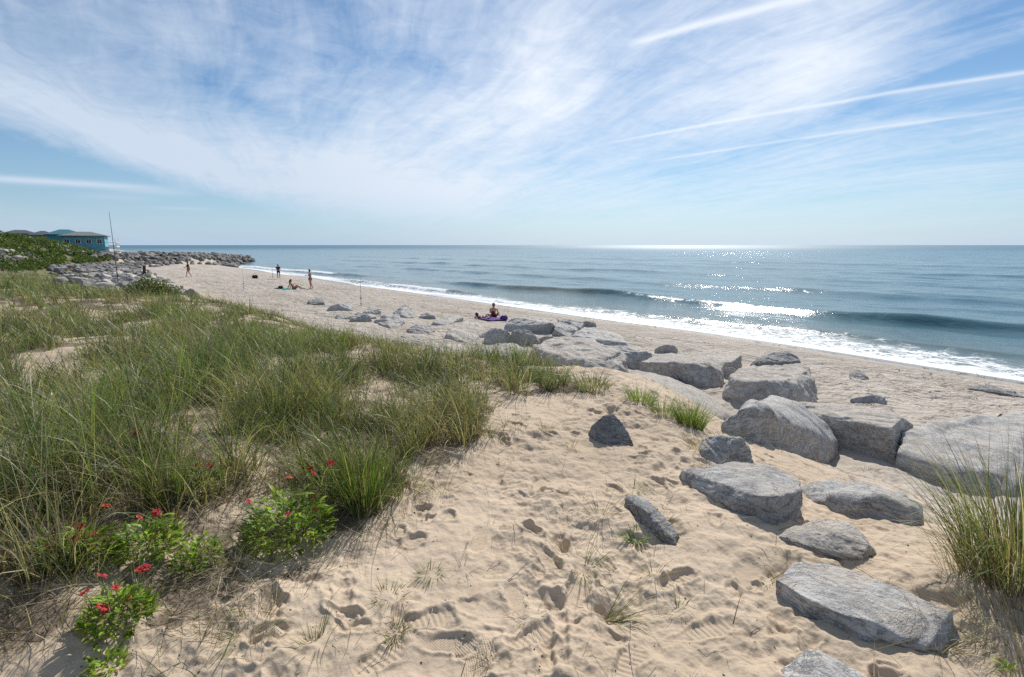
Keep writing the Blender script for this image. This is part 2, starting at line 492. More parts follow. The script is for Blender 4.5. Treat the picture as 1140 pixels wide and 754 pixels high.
def build_sea():
    th = np.concatenate([np.linspace(-100, -52, 60)[:-1], np.linspace(-52, 52, 1150), np.linspace(52, 130, 90)[1:]])
    r = np.concatenate([np.geomspace(14, 160, 760)[:-1], np.geomspace(160, 900, 230)[:-1], np.geomspace(900, 60000, 90)])
    TH, RR = np.meshgrid(R(1) * th, r)
    x = RR * np.sin(TH); y = RR * np.cos(TH)
    q, t = QT(x, y)
    s = .70 * x + .714 * y; a = -.714 * x + .70 * y
    qs = q + 0.8 * pn(t / 13, t * 0 + .5, 3) * sst(q, 12, 25)
    dr = np.gradient(r)[:, None] * np.ones_like(x)
    z = np.zeros_like(x)
    rs = np.random.default_rng(3)
    damp = sst(qs, 28, 40)
    for i in range(46):
        lam = 1.1 * (1.11 ** i) if i < 30 else rs.uniform(3, 22)
        ang = math.pi / 4 + rs.normal(0, .55)
        k = 2 * math.pi / lam
        A = .0042 * lam ** .85 if lam < 9 else .0036 * lam ** .8
        fade = np.exp(-(dr * 3.0 / lam) ** 2)
        ph = k * (x * math.cos(ang) + y * math.sin(ang)) + rs.uniform(0, 6.28)
        z += A * fade * (np.sin(ph) + .22 * np.cos(2 * ph)) * (.55 + .45 * pn(x / (lam * 5), y / (lam * 5), 60 + i))
    z *= .12 + .88 * damp
    foam = np.zeros_like(x); lace = np.zeros_like(x)
    def crest(s0, amp, wf, wb, a0, a1, soft, br=None, wob=1.6, seed=70):
        nonlocal z, foam, lace
        sc = s0 + wob * pn(a / 22, a * 0 + seed, seed) + .35 * pn(a / 4, a * 0 + seed, seed + 1)
        d = s - sc
        env = sst(a, a0, a0 + soft) * (1 - sst(a, a1 - soft, a1)) * (.75 + .5 * pn(a / 9, a * 0, seed + 2))
        prof = np.where(d < 0, np.exp(-(d / wf) ** 2), np.exp(-(d / wb) ** 2))
        z = z + amp * env * prof - .28 * amp * env * np.exp(-((d + wf * 2.2) / (wf * 1.6)) ** 2)
        if br is not None:
            for (b0, b1, sf, st) in br:
                e = sst(a, b0, b0 + sf) * (1 - sst(a, b1 - sf, b1))
                foam = np.maximum(foam, st * e * np.exp(-((d + .45 * wf) / (wf * .55)) ** 2))
                lace = np.maximum(lace, .42 * st * e * np.where(d < 0, np.exp(-(d / (wf * 3.0)) ** 2), np.exp(-(d / (wb * .4)) ** 2)))
    crest(46, .60, 1.0, 3.4, -30, 62, 8, [(9, 36, 9, .50)], 2.2, 70)
    crest(67, .34, 1.9, 5.5, -10, 128, 14, None, 3, 75)
    crest(92, .30, 2, 6, 10, 200, 20, None, 4, 80)
    crest(124, .35, 3, 8, -60, 240, 20, None, 5, 85)
    crest(170, .35, 4, 10, -60, 240, 20, None, 5, 87)
    crest(37.5, .36, .8, 1.6, 40, 96, 6, [(44, 62, 4, .9), (70, 96, 6, 1.0)], 1.5, 90)
    crest(33.2, .22, .6, 1.2, 30, 150, 6, [(32, 52, 4, .8), (56, 74, 4, .9), (90, 150, 6, 1.0)], 1.3, 94)
    crest(45, .4, 1, 2, 75, 150, 8, [(84, 150, 8, 1.0)], 2, 97)
    crest(35.0, .14, .7, 1.6, -40, 30, 8, [(-40, 20, 6, .3)], 1.4, 99)
    # shore wash
    edge = 28.5 + .55 * pn(t / 5, t * 0, 52)
    foam = np.maximum(foam, .90 * (1 - sst(qs, 28.8, 29.7 + .7 * pn(t / 6, q * 0, 53) + .5 * pn(t / 1.7, q / 1.5, 153))) )
    lace = np.maximum(lace, .58 * (1 - sst(qs, 30.0, 38.5 + 1.5 * pn(t / 8, q * 0, 54) - 3 * sst(t, 12, 30))))
    z = z + .05 * (1 - sst(qs, 28.5, 31.0))
    # calm gaps between whitewater at left
    nr, nt_ = z.shape
    idx = np.arange(nr * nt_).reshape(nr, nt_)
    f = np.stack([idx[:-1, :-1], idx[:-1, 1:], idx[1:, 1:], idx[1:, :-1]], -1).reshape(-1, 4)
    keep = (qs > 26.5).ravel()[f].any(1)
    f = f[keep]
    used = np.unique(f); remap = np.zeros(nr * nt_, np.int64); remap[used] = np.arange(len(used))
    V = np.stack([x, y, z], -1).reshape(-1, 3)[used]
    sh = (1 - sst(qs, 29, 44)).ravel()[used]
    # sediment stirred up in the breaking face
    sh = np.maximum(sh, (.9 * np.exp(-((s - 45.5) / 1.6) ** 2) * sst(a, 28, 36) * (1 - sst(a, 44, 54))).ravel()[used])
    far = sst(RR, 60, 400).ravel()[used]
    me = mesh_np('sea_surface', V, remap[f][:, ::-1], dict(foam=foam.ravel()[used], lace=lace.ravel()[used], shallow=sh, far=far, calm=(1 - sst(np.log(RR), math.log(250), math.log(2500))).ravel()[used]), smooth=True)
    me.materials.append(sea_material())
    link('sea', me, kind='structure')
build_sea()

# ------------------------------------------------------------------ blades
def ribbons(x, y, z, L, head, lean, curl, wid, col, S=5, twist=None, base_dark=None):
    n = len(x)
    s = np.linspace(0, 1, S + 1)
    th = lean[:, None] + curl[:, None] * (s[None, :] ** 1.4)
    ds = L[:, None] / S
    thm = .5 * (th[:, 1:] + th[:, :-1])
    hx = np.concatenate([np.zeros((n, 1)), np.cumsum(np.sin(thm) * ds, 1)], 1)
    hz = np.concatenate([np.zeros((n, 1)), np.cumsum(np.cos(thm) * ds, 1)], 1)
    ca, sa = np.cos(head)[:, None], np.sin(head)[:, None]
    side = rng.normal(0, .06, n)[:, None] * (s[None, :] ** 2) * L[:, None]
    px = x[:, None] + hx * ca - side * sa; py = y[:, None] + hx * sa + side * ca; pz = z[:, None] + hz
    tw = rng.uniform(-1.2, 1.2, n)[:, None] + rng.normal(0, .5, n)[:, None] * s[None, :]
    wv = .5 * wid[:, None] * (1.0 - .93 * s[None, :] ** 1.6)
    wx, wy = -np.sin(head[:, None] + tw) * wv, np.cos(head[:, None] + tw) * wv
    wz = np.sin(tw) * .3 * wv
    P = np.stack([np.stack([px - wx, py - wy, pz - wz], -1), np.stack([px + wx, py + wy, pz + wz], -1)], 2)  # n,S+1,2,3
    V = P.reshape(-1, 3)
    b = (np.arange(n) * (S + 1) * 2)[:, None] + (np.arange(S) * 2)[None, :]
    Fq = np.stack([b, b + 1, b + 3, b + 2], -1).reshape(-1, 4)
    g = s[None, :, None]
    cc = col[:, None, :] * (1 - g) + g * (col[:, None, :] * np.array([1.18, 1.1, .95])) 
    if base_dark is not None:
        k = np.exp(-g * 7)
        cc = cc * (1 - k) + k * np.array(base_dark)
    cc = np.repeat(cc[:, :, None, :], 2, 2).reshape(-1, 3)
    return V, Fq, cc

GREENS = np.array([(.070, .112, .040), (.120, .160, .075), (.048, .078, .030), (.18, .205, .125), (.085, .135, .038), (.165, .195, .135), (.10, .15, .042)])
STRAW = np.array([(.33, .28, .19), (.24, .20, .14), (.44, .39, .29), (.17, .135, .095), (.31, .285, .225), (.13, .10, .075)])

def pick(pal, n, v=.18):
    c = pal[rng.integers(0, len(pal), n)]
    return np.clip(c * rng.normal(1, v, (n, 1)), .01, 1)

GRASS = leaf_mat('grass_blade', .34, .42, .32)
DRY = leaf_mat('dry_stem', .2, .8, .1)
LEAF = leaf_mat('leaf', .45, .45, .35)

def grass_field():
    Vs, Fs, Cs, off = [], [], [], 0
    def add(V, F_, c):
        nonlocal off
        Vs.append(V); Fs.append(F_ + off); Cs.append(c); off += len(V)
    for (r0, r1, dens, per, wmul, S) in [(1.6, 5.0, 88, 30, 1.1, 6), (5.0, 9.0, 52, 26, 1.35, 5), (9.0, 16, 26, 22, 1.9, 4), (16, 34, 12, 16, 2.8, 3), (34, 75, 4, 11, 5.0, 3), (1.8, 20, 2.2, 4, 1.0, 6)]:
        a0, a1 = R(-62), R(22)
        area = .5 * (a1 - a0) * (r1 * r1 - r0 * r0)
        n = int(area * dens)
        rr = np.sqrt(rng.uniform(r0 * r0, r1 * r1, n)); aa = rng.uniform(a0, a1, n)
        x, y = rr * np.sin(aa), rr * np.cos(aa)
        keep = rng.random(n) < gdens(x, y) * 1.15
        x, y = x[keep], y[keep]; n = len(x)
        tall = per == 4
        patch = .5 * sst(pn(x / 1.7, y / 1.7, 35), -.3, .4) + .5 * sst(pn(x / 1.0, y / 1.0, 33) + .9 * pn(x / .42, y / .42, 34), -.3, .5)
        cs = rng.uniform(.55, 1.3, n) * (.50 + .68 * patch)
        ch = rng.uniform(0, 6.28, n)
        dryf = .27 + .50 * sst(pn(x / 1.3, y / 1.3, 36), -.1, .5)
        ccol = pick(GREENS, n, .26)
        ccol = ccol * (1 + .45 * pn(x / 2.5, y / 2.5, 37)[:, None] * np.array([1.2, 1, .7]))
        k = np.repeat(np.arange(n), per)
        N = len(k)
        spr = rng.uniform(.015, .075, n)[k] * (1 + .4 * (wmul - 1))
        ox, oy = rng.normal(0, 1, N) * spr, rng.normal(0, 1, N) * spr
        X, Y = x[k] + ox, y[k] + oy
        Z = T(X, Y) + (sand_detail(X, Y) * .6 if r1 < 17 else 0) - .03
        L = rng.uniform(.25, .70, N) * cs[k] * np.interp(r0, [1, 5, 9], [1.15, 1.05, .95])
        qq, tt = QT(X, Y); L *= 1 - .4 * sst(qq - brow(tt), -1.2, .3)
        out = np.arctan2(oy, ox)
        wind = math.pi * .98
        head = np.where(rng.random(N) < .7, out, ch[k] * .3 + wind + rng.normal(0, .9, N))
        lean = np.abs(rng.normal(.20, .20, N)); curl = rng.gamma(2.4, .44, N)
        curl = np.clip(curl, .05, 2.2)
        wid = rng.uniform(.0030, .0074, N) * wmul
        if tall: L = L * 0 + rng.uniform(.6, .95, N); curl *= .35; wid *= .6; Z = T(X, Y)
        col = ccol[k] * rng.normal(1, .12, (N, 1))
        dry = rng.random(N) < dryf[k]
        col[dry] = pick(STRAW, int(dry.sum()), .15)
        L[dry] *= .8; curl[dry] *= 1.25
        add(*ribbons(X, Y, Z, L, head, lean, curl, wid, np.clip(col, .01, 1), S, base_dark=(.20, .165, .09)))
    V = np.concatenate(Vs); F_ = np.concatenate(Fs); c = np.concatenate(Cs)
    me = mesh_np('dune_grass', V, F_, dict(col=c), smooth=True)
    me.materials.append(GRASS)
    link('dune_grass', me, kind='stuff', label='dense green and straw coloured dune grass covering the dune', cat='grass')
    print('grass blades quads', len(F_))
    # dead stems matted at the foot of the grass
    Vs, Fs, Cs, off = [], [], [], 0
    for (r0, r1, dens, wm) in [(1.6, 5, 1700, 1.15), (5, 10, 420, 1.5), (10, 20, 90, 2.6)]:
        a0, a1 = R(-62), R(45)
        n = int(.5 * (a1 - a0) * (r1 * r1 - r0 * r0) * dens)
        rr = np.sqrt(rng.uniform(r0 * r0, r1 * r1, n)); aa = rng.uniform(a0, a1, n)
        x, y = rr * np.sin(aa), rr * np.cos(aa)
        d = gdens(x, y)
        d = np.maximum(d, .25 + .75 * LITTER_SHADE(x, y)) * (LITTER_SHADE(x, y) > 0) + d * (LITTER_SHADE(x, y) <= 0)
        keep = rng.random(n) < .020 + d * .9
        x, y = x[keep], y[keep]; n = len(x)
        q, t = QT(x, y); kk = q < brow(t) + 4.5; x, y = x[kk], y[kk]; n = len(x)
        Z = T(x, y) + sand_detail(x, y) * .7 + rng.uniform(-.004, .03, n)
        L = rng.uniform(.05, .30, n)
        V, Fq, cc = ribbons(x, y, Z, L, rng.uniform(0, 6.28, n), rng.uniform(.9, 1.65, n), rng.normal(.1, .5, n), rng.uniform(.0018, .004, n) * wm,
                            pick(np.array([(.26, .21, .15), (.13, .095, .065), (.40, .34, .25), (.07, .055, .042), (.31, .28, .23), (.10, .12, .05)]), n, .2), 3)
        Vs.append(V); Fs.append(Fq + off); Cs.append(cc); off += len(V)
    me = mesh_np('dead_grass', np.concatenate(Vs), np.concatenate(Fs), dict(col=np.concatenate(Cs)), smooth=True)
    me.materials.append(DRY)
    link('dead_grass', me, kind='stuff', label='matted grey brown dead stems and litter between the dune grass', cat='dead grass')
grass_field()

def tuft(px, py, n, L, spread, label, pal=GREENS, lean=.25, curl=.9, wid=.004, head=None, hs=3.0, dry=.15, name='grass_tuft', cat='grass tuft', group=None, upright=1.0, z0=-.015):
    p = hit(px, py)
    a = rng.uniform(0, 6.28, n); rr = spread * np.sqrt(rng.random(n))
    x, y = rr * np.cos(a), rr * np.sin(a)
    Z = T(p[0] + x, p[1] + y) + sand_detail(p[0] + x, p[1] + y) * .8 - p[2] + z0
    hd = a.copy() if head is None else rng.normal(head, hs, n)
    Ls = rng.uniform(.45, 1.1, n) * L
    col = pick(pal, n, .15)
    dm = rng.random(n) < dry
    col[dm] = pick(STRAW, int(dm.sum()), .15)
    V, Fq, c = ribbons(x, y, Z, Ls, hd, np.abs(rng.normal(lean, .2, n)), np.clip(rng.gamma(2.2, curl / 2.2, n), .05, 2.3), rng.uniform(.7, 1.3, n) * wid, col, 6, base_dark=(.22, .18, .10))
    me = mesh_np(name, V, Fq, dict(col=c), smooth=True)
    return link(name, me, GRASS, label=label, cat=cat, group=group, loc=tuple(p))
VIVID = np.array([(.10, .17, .035), (.14, .21, .05), (.08, .14, .03), (.17, .22, .07)])
exec_tufts = True

# ------------------------------------------------------------------ rocks
def rock_material(name, warm=0.0, dark=1.0, sandy=.5, dvar=.22):
    m, nt, out = new_mat(name)
    geo = nt.node('ShaderNodeNewGeometry'); tc = nt.node('ShaderNodeTexCoord').outputs['Object']
    info = nt.node('ShaderNodeObjectInfo').outputs['Random']
    big = nt.noise(tc, 1.6, 5, .6); med = nt.noise(tc, 7, 6, .65, .6); fine = nt.noise(tc, 70, 4, .7)
    sp_ = nt.vor(tc, 110)
    A = (.37 * dark + .02 * warm, .36 * dark, .345 * dark - .02 * warm); B = (.63 * dark + .03 * warm, .61 * dark, .585 * dark - .03 * warm)
    c = nt.mix(nt.mr(med, .3, .7), A, B)
    c = nt.mix(nt.m('MULTIPLY', nt.mr(big, .5, .75), .5), c, (.30, .265, .225))
    c = nt.mix(nt.m('MULTIPLY', nt.mr(fine, .52, .68), .5), c, (.085, .085, .092))
    c = nt.mix(nt.m('MULTIPLY', nt.mr(fine, .46, .32), .45), c, (.60, .585, .56))
    vein = nt.noise(nt.vscale(tc, 1, 1, 3.2, (.5, .3, 0)), 3.0, 6, .7, 1.5)
    c = nt.mix(nt.m('MULTIPLY', nt.mr(nt.m('ABSOLUTE', nt.m('SUBTRACT', vein, .5)), .012, .0), .18), c, (.07, .07, .075))
    nz = nt.node('ShaderNodeSeparateXYZ'); nt.l.new(geo.outputs['Normal'], nz.inputs[0])
    up = nt.mr(nt.m('ADD', nz.outputs[2], nt.m('MULTIPLY', nt.m('SUBTRACT', nt.noise(tc, 5, 5, .7), .5), 1.3)), 1.02 - .35 * sandy, 1.22 - .3 * sandy)
    c = nt.mix(nt.m('MULTIPLY', up, .75), c, (.50, .44, .37))
    c = nt.mix(nt.m('MULTIPLY', info, dvar), c, (.10, .10, .105))
    hgt = nt.m('ADD', nt.m('MULTIPLY', nt.noise(tc, 24, 6, .7), 1.0), nt.m('MULTIPLY', fine, .35))
    n = nt.bump(nt.m('ADD', hgt, nt.m('MULTIPLY', nt.m('MINIMUM', nt.m('ABSOLUTE', nt.m('SUBTRACT', vein, .5)), .03), 9.0)), .9, .022)
    pbsdf(nt, out, c, .82, .25, n)
    return m
ROCK = rock_material('granite', 0, 1.0, .35)
ROCK_DARK = rock_material('dark_granite', -.2, .58, .0)
ROCK_SANDY = rock_material('sandy_granite', .6, 1.05, .95)
ROCK_FAR = rock_material('groin_granite', 1.6, 1.2, .0, .9)

def remesh(me, vs):
    tmp = bpy.data.objects.new('tmp', me); C.objects.link(tmp)
    md = tmp.modifiers.new('r', 'REMESH'); md.mode = 'VOXEL'; md.voxel_size = vs
    dg = bpy.context.evaluated_depsgraph_get(); dg.update()
    out = bpy.data.meshes.new_from_object(tmp.evaluated_get(dg))
    bpy.data.objects.remove(tmp)
    return out

def rough_rock(bm, size, seed, res=60, amp=.05, smooth=1, chips=12):
    bmesh.ops.convex_hull(bm, input=bm.verts[:], use_existing_faces=False)
    loose = [v for v in bm.verts if not v.link_faces]
    bmesh.ops.delete(bm, geom=loose, context='VERTS')
    # knock off corners and edges with random planes
    rc = random.Random(seed)
    for k in range(chips):
        n_ = Vector((rc.gauss(0, 1), rc.gauss(0, 1), rc.gauss(.25, .8))).normalized()
        sup = max(v.co.dot(n_) for v in bm.verts); low_ = min(v.co.dot(n_) for v in bm.verts)
        off_ = sup - (sup - low_) * rc.uniform(.01, .07)
        bmesh.ops.bisect_plane(bm, geom=bm.verts[:] + bm.edges[:] + bm.faces[:], plane_co=n_ * off_, plane_no=n_, clear_outer=True)
        bmesh.ops.convex_hull(bm, input=bm.verts[:], use_existing_faces=False)
        bmesh.ops.delete(bm, geom=[v for v in bm.verts if not v.link_faces], context='VERTS')
    me = bpy.data.meshes.new('rock'); bm.to_mesh(me); bm.free()
    me = remesh(me, size / res)
    n = len(me.vertices)
    co = np.empty(n * 3, np.float32); me.vertices.foreach_get('co', co); co = co.reshape(-1, 3).astype(float)
    ne = len(me.edges); e = np.empty(ne * 2, np.int32); me.edges.foreach_get('vertices', e); e = e.reshape(-1, 2)
    deg = np.bincount(e.ravel(), minlength=n)[:, None] + 1e-9
    for _ in range(smooth):
        s = np.zeros_like(co)
        for k in range(3):
            s[:, k] = np.bincount(e[:, 0], co[e[:, 1], k], n) + np.bincount(e[:, 1], co[e[:, 0], k], n)
        co = co * .45 + .55 * s / deg
    me.vertices.foreach_set('co', co.astype(np.float32).ravel()); me.update()
    no = np.empty(n * 3, np.float32); me.vertex_normals.foreach_get('vector', no); no = no.reshape(-1, 3)
    u = 1.0 / size
    P = co * u
    A1 = pn3(P * 4.2 + seed, seed + 5)
    d = amp * size * (.38 * pn3(P * 2.2 + seed, seed) + .42 * (.30 - np.abs(A1) ** .7) + .22 * pn3(P * 9, seed + 9) + .14 * (.2 - np.abs(pn3(P * 17, seed + 11))) + .09 * pn3(P * 34, seed + 13))
    # fracture ledges: terraces along a tilted axis
    ax = np.array([math.sin(seed * 1.7) * .5, math.cos(seed * 2.3) * .4, .8]); ax /= np.linalg.norm(ax)
    hh = P @ ax * 9 + 1.2 * pn3(P * 2.5, seed + 21)
    fr = hh - np.floor(hh)
    d += amp * size * .28 * (sst(fr, .0, .16) - fr)
    co = co + no * d[:, None]
    me.vertices.foreach_set('co', co.astype(np.float32).ravel())
    me.polygons.foreach_set('use_smooth', np.ones(len(me.polygons), bool))
    me.update()
    return me

ROCKN = [0]
def rock(pts, label, mat=ROCK, amp=.045, res=64, group='granite boulders along the foot of the dune', back=.12, flare=1.0, smooth=1, qoff=None, chips=14):
    ROCKN[0] += 1
    if qoff is None and np.mean([p[1] for p in pts]) < 436 and pts[0][0] < 840: qoff = 3.2
    P = [hit(*p, qoff=qoff) for p in pts]
    P = [p for p in P if p is not None]
    c = np.mean(P, 0)
    gz = ground(c[0], c[1])
    bm = bmesh.new()
    for p in P:
        bm.verts.new(Vector(p) - Vector((c[0], c[1], gz)))
        dx, dy = (p[0] - c[0]) * flare, (p[1] - c[1]) * flare
        g = ground(c[0] + dx, c[1] + dy)
        bm.verts.new((dx, dy, min(g, p[2]) - gz - .22))
    # hidden far side leans out a little
    d = np.array([c[0], c[1]]); d = d / np.linalg.norm(d)
    for p in P:
        h = p[2] - ground(p[0], p[1])
        if h > .1:
            x_, y_ = p[0] + d[0] * back * (1 + h), p[1] + d[1] * back * (1 + h)
            bm.verts.new((x_ - c[0], y_ - c[1], p[2] - gz - .5 * h))
    A = np.array(P); size = max(np.ptp(A[:, 0]), np.ptp(A[:, 1]), np.ptp(A[:, 2])) + .1
    me = rough_rock(bm, size, ROCKN[0] * 3, int(res * 1.4), amp, smooth, chips)
    return link('boulder', me, mat, label=label, cat='boulder', group=group, loc=(c[0], c[1], gz))

rock([(679, 458, .23), (671, 463, .2), (658, 475, .08), (655, 483, 0), (664, 491, 0), (676, 495, 0), (707, 495, 0), (700, 479, .09), (689, 466, .19)], 'small dark pointed rock alone in the pale sand', ROCK_DARK, .045, chips=4)
rock([(694, 553, .03), (703, 550, .05), (721, 555, .07), (736, 571, .07), (760, 596, .02), (758, 609, 0), (740, 602, 0), (719, 590, .0), (709, 578, .0), (696, 563, 0), (718, 568, .10)], 'dark narrow wedge-shaped rock half buried in the sand slope', ROCK_DARK, .04, chips=4)
rock([(756, 523, .06), (798, 512, .13), (852, 519, .18), (888, 531, .19), (892, 545, .18), (868, 554, .18), (822, 550, .13), (778, 538, .06), (795, 546, 0), (828, 572, 0), (855, 578, 0), (888, 576, 0)],
     'thick flat-topped grey slab with dark front edge and tiny green sprig', ROCK, .035, 80)
rock([(890, 542, .03), (912, 529, .10), (960, 540, .14), (1005, 550, .15), (1024, 570, .12), (985, 561, .14), (940, 553, .13), (934, 577, 0), (1022, 587, 0), (980, 583, 0), (897, 555, .0)],
     'low grey boulder with a dark notched front, right of the flat-topped slab', ROCK, .05)
rock([(868, 597, .02), (915, 574, .06), (950, 582, .10), (984, 610, .06), (962, 627, .01), (915, 618, .02), (930, 592, .10), (880, 586, .04)], 'flat rock almost buried in sand below the notched boulder', ROCK_SANDY, .05)
rock([(888, 623, .07), (925, 625, .08), (1000, 655, .09), (1060, 680, .07), (1077, 698, .04), (1050, 714, .03), (1027, 722, .02), (960, 694, .08), (905, 670, .09), (864, 645, .07), (880, 660, 0), (905, 685, 0), (960, 707, 0), (1020, 723, 0)],
     'long pale tilted slab lying in the sand at lower right', ROCK, .022, 90)
rock([(868, 748, .0), (900, 722, .05), (930, 724, .08), (968, 752, .04), (950, 790, .05), (885, 790, .02)], 'grey speckled rock cut by the bottom edge of the photo', ROCK, .04)
rock([(778, 488, .12), (803, 484, .2), (826, 490, .18), (838, 504, .08), (837, 516, 0), (800, 517, .0), (782, 505, .05)], 'grey rock behind dry stems, just above the flat-topped slab', ROCK, .06)
rock([(803, 463, .22), (828, 448, .43), (862, 444, .49), (892, 453, .45), (920, 474, .27), (936, 494, .04), (803, 476, 0), (832, 490, 0), (872, 494, 0), (905, 502, 0), (932, 502, 0)],
     'big humped boulder with a shaded rounded face above the trodden hollow', ROCK, .024, 80, chips=6)
rock([(872, 447, .45), (930, 450, .55), (985, 456, .62), (1010, 457, .66), (1024, 470, .5), (1003, 479, .58), (960, 472, .5), (912, 464, .45), (925, 480, 0), (962, 499, 0), (1003, 500, 0)],
     'long boulder with pale top and shaded undercut, between the humped and the corner boulders', ROCK_SANDY, .035, 80)
rock([(1003, 478, .42), (1060, 468, .42), (1140, 457, .42), (1230, 465, .4), (1230, 540, .3), (1002, 516, .16), (1045, 536, .05), (1070, 546, .0), (1150, 560, .0), (1002, 497, .3)],
     'huge rough boulder with a flat sloping face at the right edge', ROCK, .03, 90)
rock([(808, 421, .5), (828, 409, .6), (870, 404, .62), (902, 407, .6), (911, 420, .42), (880, 428, .55), (830, 427, .5), (813, 432, .2), (850, 449, 0), (909, 449, 0), (912, 440, .05)],
     'large pale-topped boulder with a fractured dark right side', ROCK_SANDY, .045, 80)
rock([(840, 405, .45), (855, 393, .62), (880, 391, .65), (893, 402, .5), (896, 410, .2), (835, 409, .3)], 'dark rounded rock peeping over the back of the pale-topped boulder', ROCK_DARK, .06)
rock([(823, 443, .1), (834, 428, .3), (850, 431, .3), (866, 443, .12), (850, 449, .02), (825, 449, .02)], 'small rugged grey rock in front of the fractured pale-topped boulder', ROCK, .08)
rock([(713, 403, .5), (740, 393, .58), (785, 396, .6), (806, 404, .5), (775, 406, .6), (803, 420, .3), (716, 412, .2), (760, 427, 0), (802, 434, 0)], 'broad slab boulder with flat sandy top above the sloping pale rock', ROCK_SANDY, .04, 70)
rock([(765, 394, .4), (800, 391, .45), (826, 395, .45), (815, 403, .4), (785, 403, .4), (820, 410, .05), (770, 404, .1)], 'sand-topped block wedged behind the broad slab boulder', ROCK_SANDY, .05)
rock([(695, 413, .12), (745, 418, .16), (790, 440, .16), (818, 462, .02), (765, 474, .02), (712, 440, .04)], 'pale sloping rock sheet behind the bright green grass tuft', ROCK_SANDY, .025, 70, qoff=1.2)
rock([(591, 386, .5), (620, 374, .68), (660, 378, .7), (700, 394, .6), (704, 408, .3), (682, 417, .2), (640, 402, .5), (602, 400, .3), (592, 402, .1)], 'broad pale sandy boulder with dark hollows, behind the brow grass', ROCK_SANDY, .06, 80)
rock([(635, 373, .4), (648, 366, .55), (672, 366, .55), (692, 373, .45), (700, 385, .2), (640, 381, .2)], 'dark flat-topped block behind the broad sandy boulder', ROCK, .045)
rock([(664, 385, .5), (700, 385, .58), (728, 391, .5), (718, 402, .2), (706, 411, .0), (680, 395, .3)], 'shadowed block beside the right end of the broad sandy boulder', ROCK, .05)
rock([(617, 366, .3), (622, 354, .6), (638, 354, .62), (650, 361, .4), (632, 376, 0), (616, 372, .05)], 'dark upright block with a pointed corner in the back row', ROCK, .06)
rock([(559, 363, .2), (571, 353, .6), (605, 354, .6), (617, 361, .4), (614, 371, 0), (563, 369, 0)], 'dark trapezoid boulder just right of the seated man', ROCK, .04)
rock([(539, 371, .35), (545, 365, .55), (563, 366, .55), (576, 381, .05), (541, 383, 0), (560, 384, 0)], 'dark squarish boulder in front of the trapezoid one', ROCK, .04)
rock([(567, 368, .5), (588, 367, .55), (601, 375, .35), (598, 382, .05), (580, 384, 0)], 'slanting grey boulder leaning on the squarish one', ROCK, .05)
rock([(497, 371, .2), (513, 357, .5), (530, 356, .5), (541, 369, .15), (520, 383, 0), (500, 380, 0)], 'boulder streaked with runs of white sand', ROCK_SANDY, .05)
rock([(480, 360, .08), (500, 352, .25), (516, 353, .2), (497, 362, .03)], 'thin flat dark rock tilted left of the sand-streaked boulder', ROCK, .05)
rock([(465, 353, .05), (473, 348, .25), (484, 351, .2), (486, 355, .02)], 'low dark rock between the peaked boulder and the thin flat one', ROCK, .06)
rock([(437, 347, .15), (449, 338, .6), (457, 342, .5), (463, 354, 0), (446, 353, .05)], 'peaked dark boulder standing out against the sand', ROCK, .05)
rock([(417, 357, .1), (430, 349, .4), (446, 350, .4), (452, 361, .05), (432, 367, 0)], 'rounded grey boulder in front of the peaked dark one', ROCK, .06)
rock([(403, 348, .1), (410, 342, .3), (423, 344, .25), (426, 350, .02)], 'dark low block right of the upright fishing rod', ROCK, .05)
rock([(388, 356, .1), (398, 348, .35), (411, 349, .35), (415, 358, .02)], 'rounded dark rock below the fishing rod, at the grass edge', ROCK, .06)
rock([(362, 344, .1), (374, 338, .35), (391, 338, .35), (393, 346, .02)], 'dark block at the left end of the boulder row', ROCK, .05)
rock([(942, 419, .03), (954, 411, .16), (962, 416, .1), (968, 424, 0)], 'small dark rock poking from the flat beach sand', ROCK_DARK, .08, group='rocks half sunk in the beach')
rock([(944, 444, .08), (970, 440, .16), (986, 442, .15), (990, 451, 0), (962, 449, .0)], 'low brown-grey rock lying flat behind the long boulder', ROCK, .06, group='rocks half sunk in the beach')
rock([(1072, 431, .05), (1100, 429, .1), (1130, 437, .08), (1145, 444, 0), (1100, 434, .04)], 'long thin dark rock edge in the sand near the surf', ROCK_DARK, .06, group='rocks half sunk in the beach')
for (px_, py_, w_, h_, lb_, m_) in [
        (410, 352, 9, .2, 'tiny grey rock left of the rounded boulder in the row', ROCK), (500, 388, 20, .25, 'pale sand-dusted rock just behind the grass, below the streaked boulder', ROCK_SANDY),
        (560, 390, 26, .35, 'pale sandy rock in front of the squarish dark boulder', ROCK_SANDY), (535, 398, 16, .25, 'small sandy rock behind the brow grass, left of the pale sandy one', ROCK_SANDY),
        (468, 366, 16, .25, 'low grey rock right of the rounded boulder', ROCK), (455, 378, 18, .22, 'low pale rock between grass and the rounded boulder', ROCK_SANDY),
        (608, 378, 12, .35, 'grey wedge filling the gap left of the broad sandy boulder', ROCK), (655, 360, 9, .3, 'small block against the dark upright block', ROCK),
        (742, 388, 13, .35, 'shadowed block behind the left part of the broad slab', ROCK), (352, 336, 10, .3, 'small dark rock half hidden by grass at the row end', ROCK_DARK),
        (812, 412, 9, .3, 'narrow grey rock in the gap right of the broad slab', ROCK), (382, 352, 10, .25, 'pale little rock at the grass edge below the end block', ROCK_SANDY)]:
    rock([(px_ - w_, py_, h_ * .5), (px_ - w_ * .3, py_ - w_ * .32, h_), (px_ + w_ * .6, py_ - w_ * .28, h_ * .9), (px_ + w_, py_ + 1, h_ * .5), (px_ + w_ * .7, py_ + w_ * .35, 0), (px_ - w_ * .6, py_ + w_ * .35, 0)], lb_, m_, .05, 44)
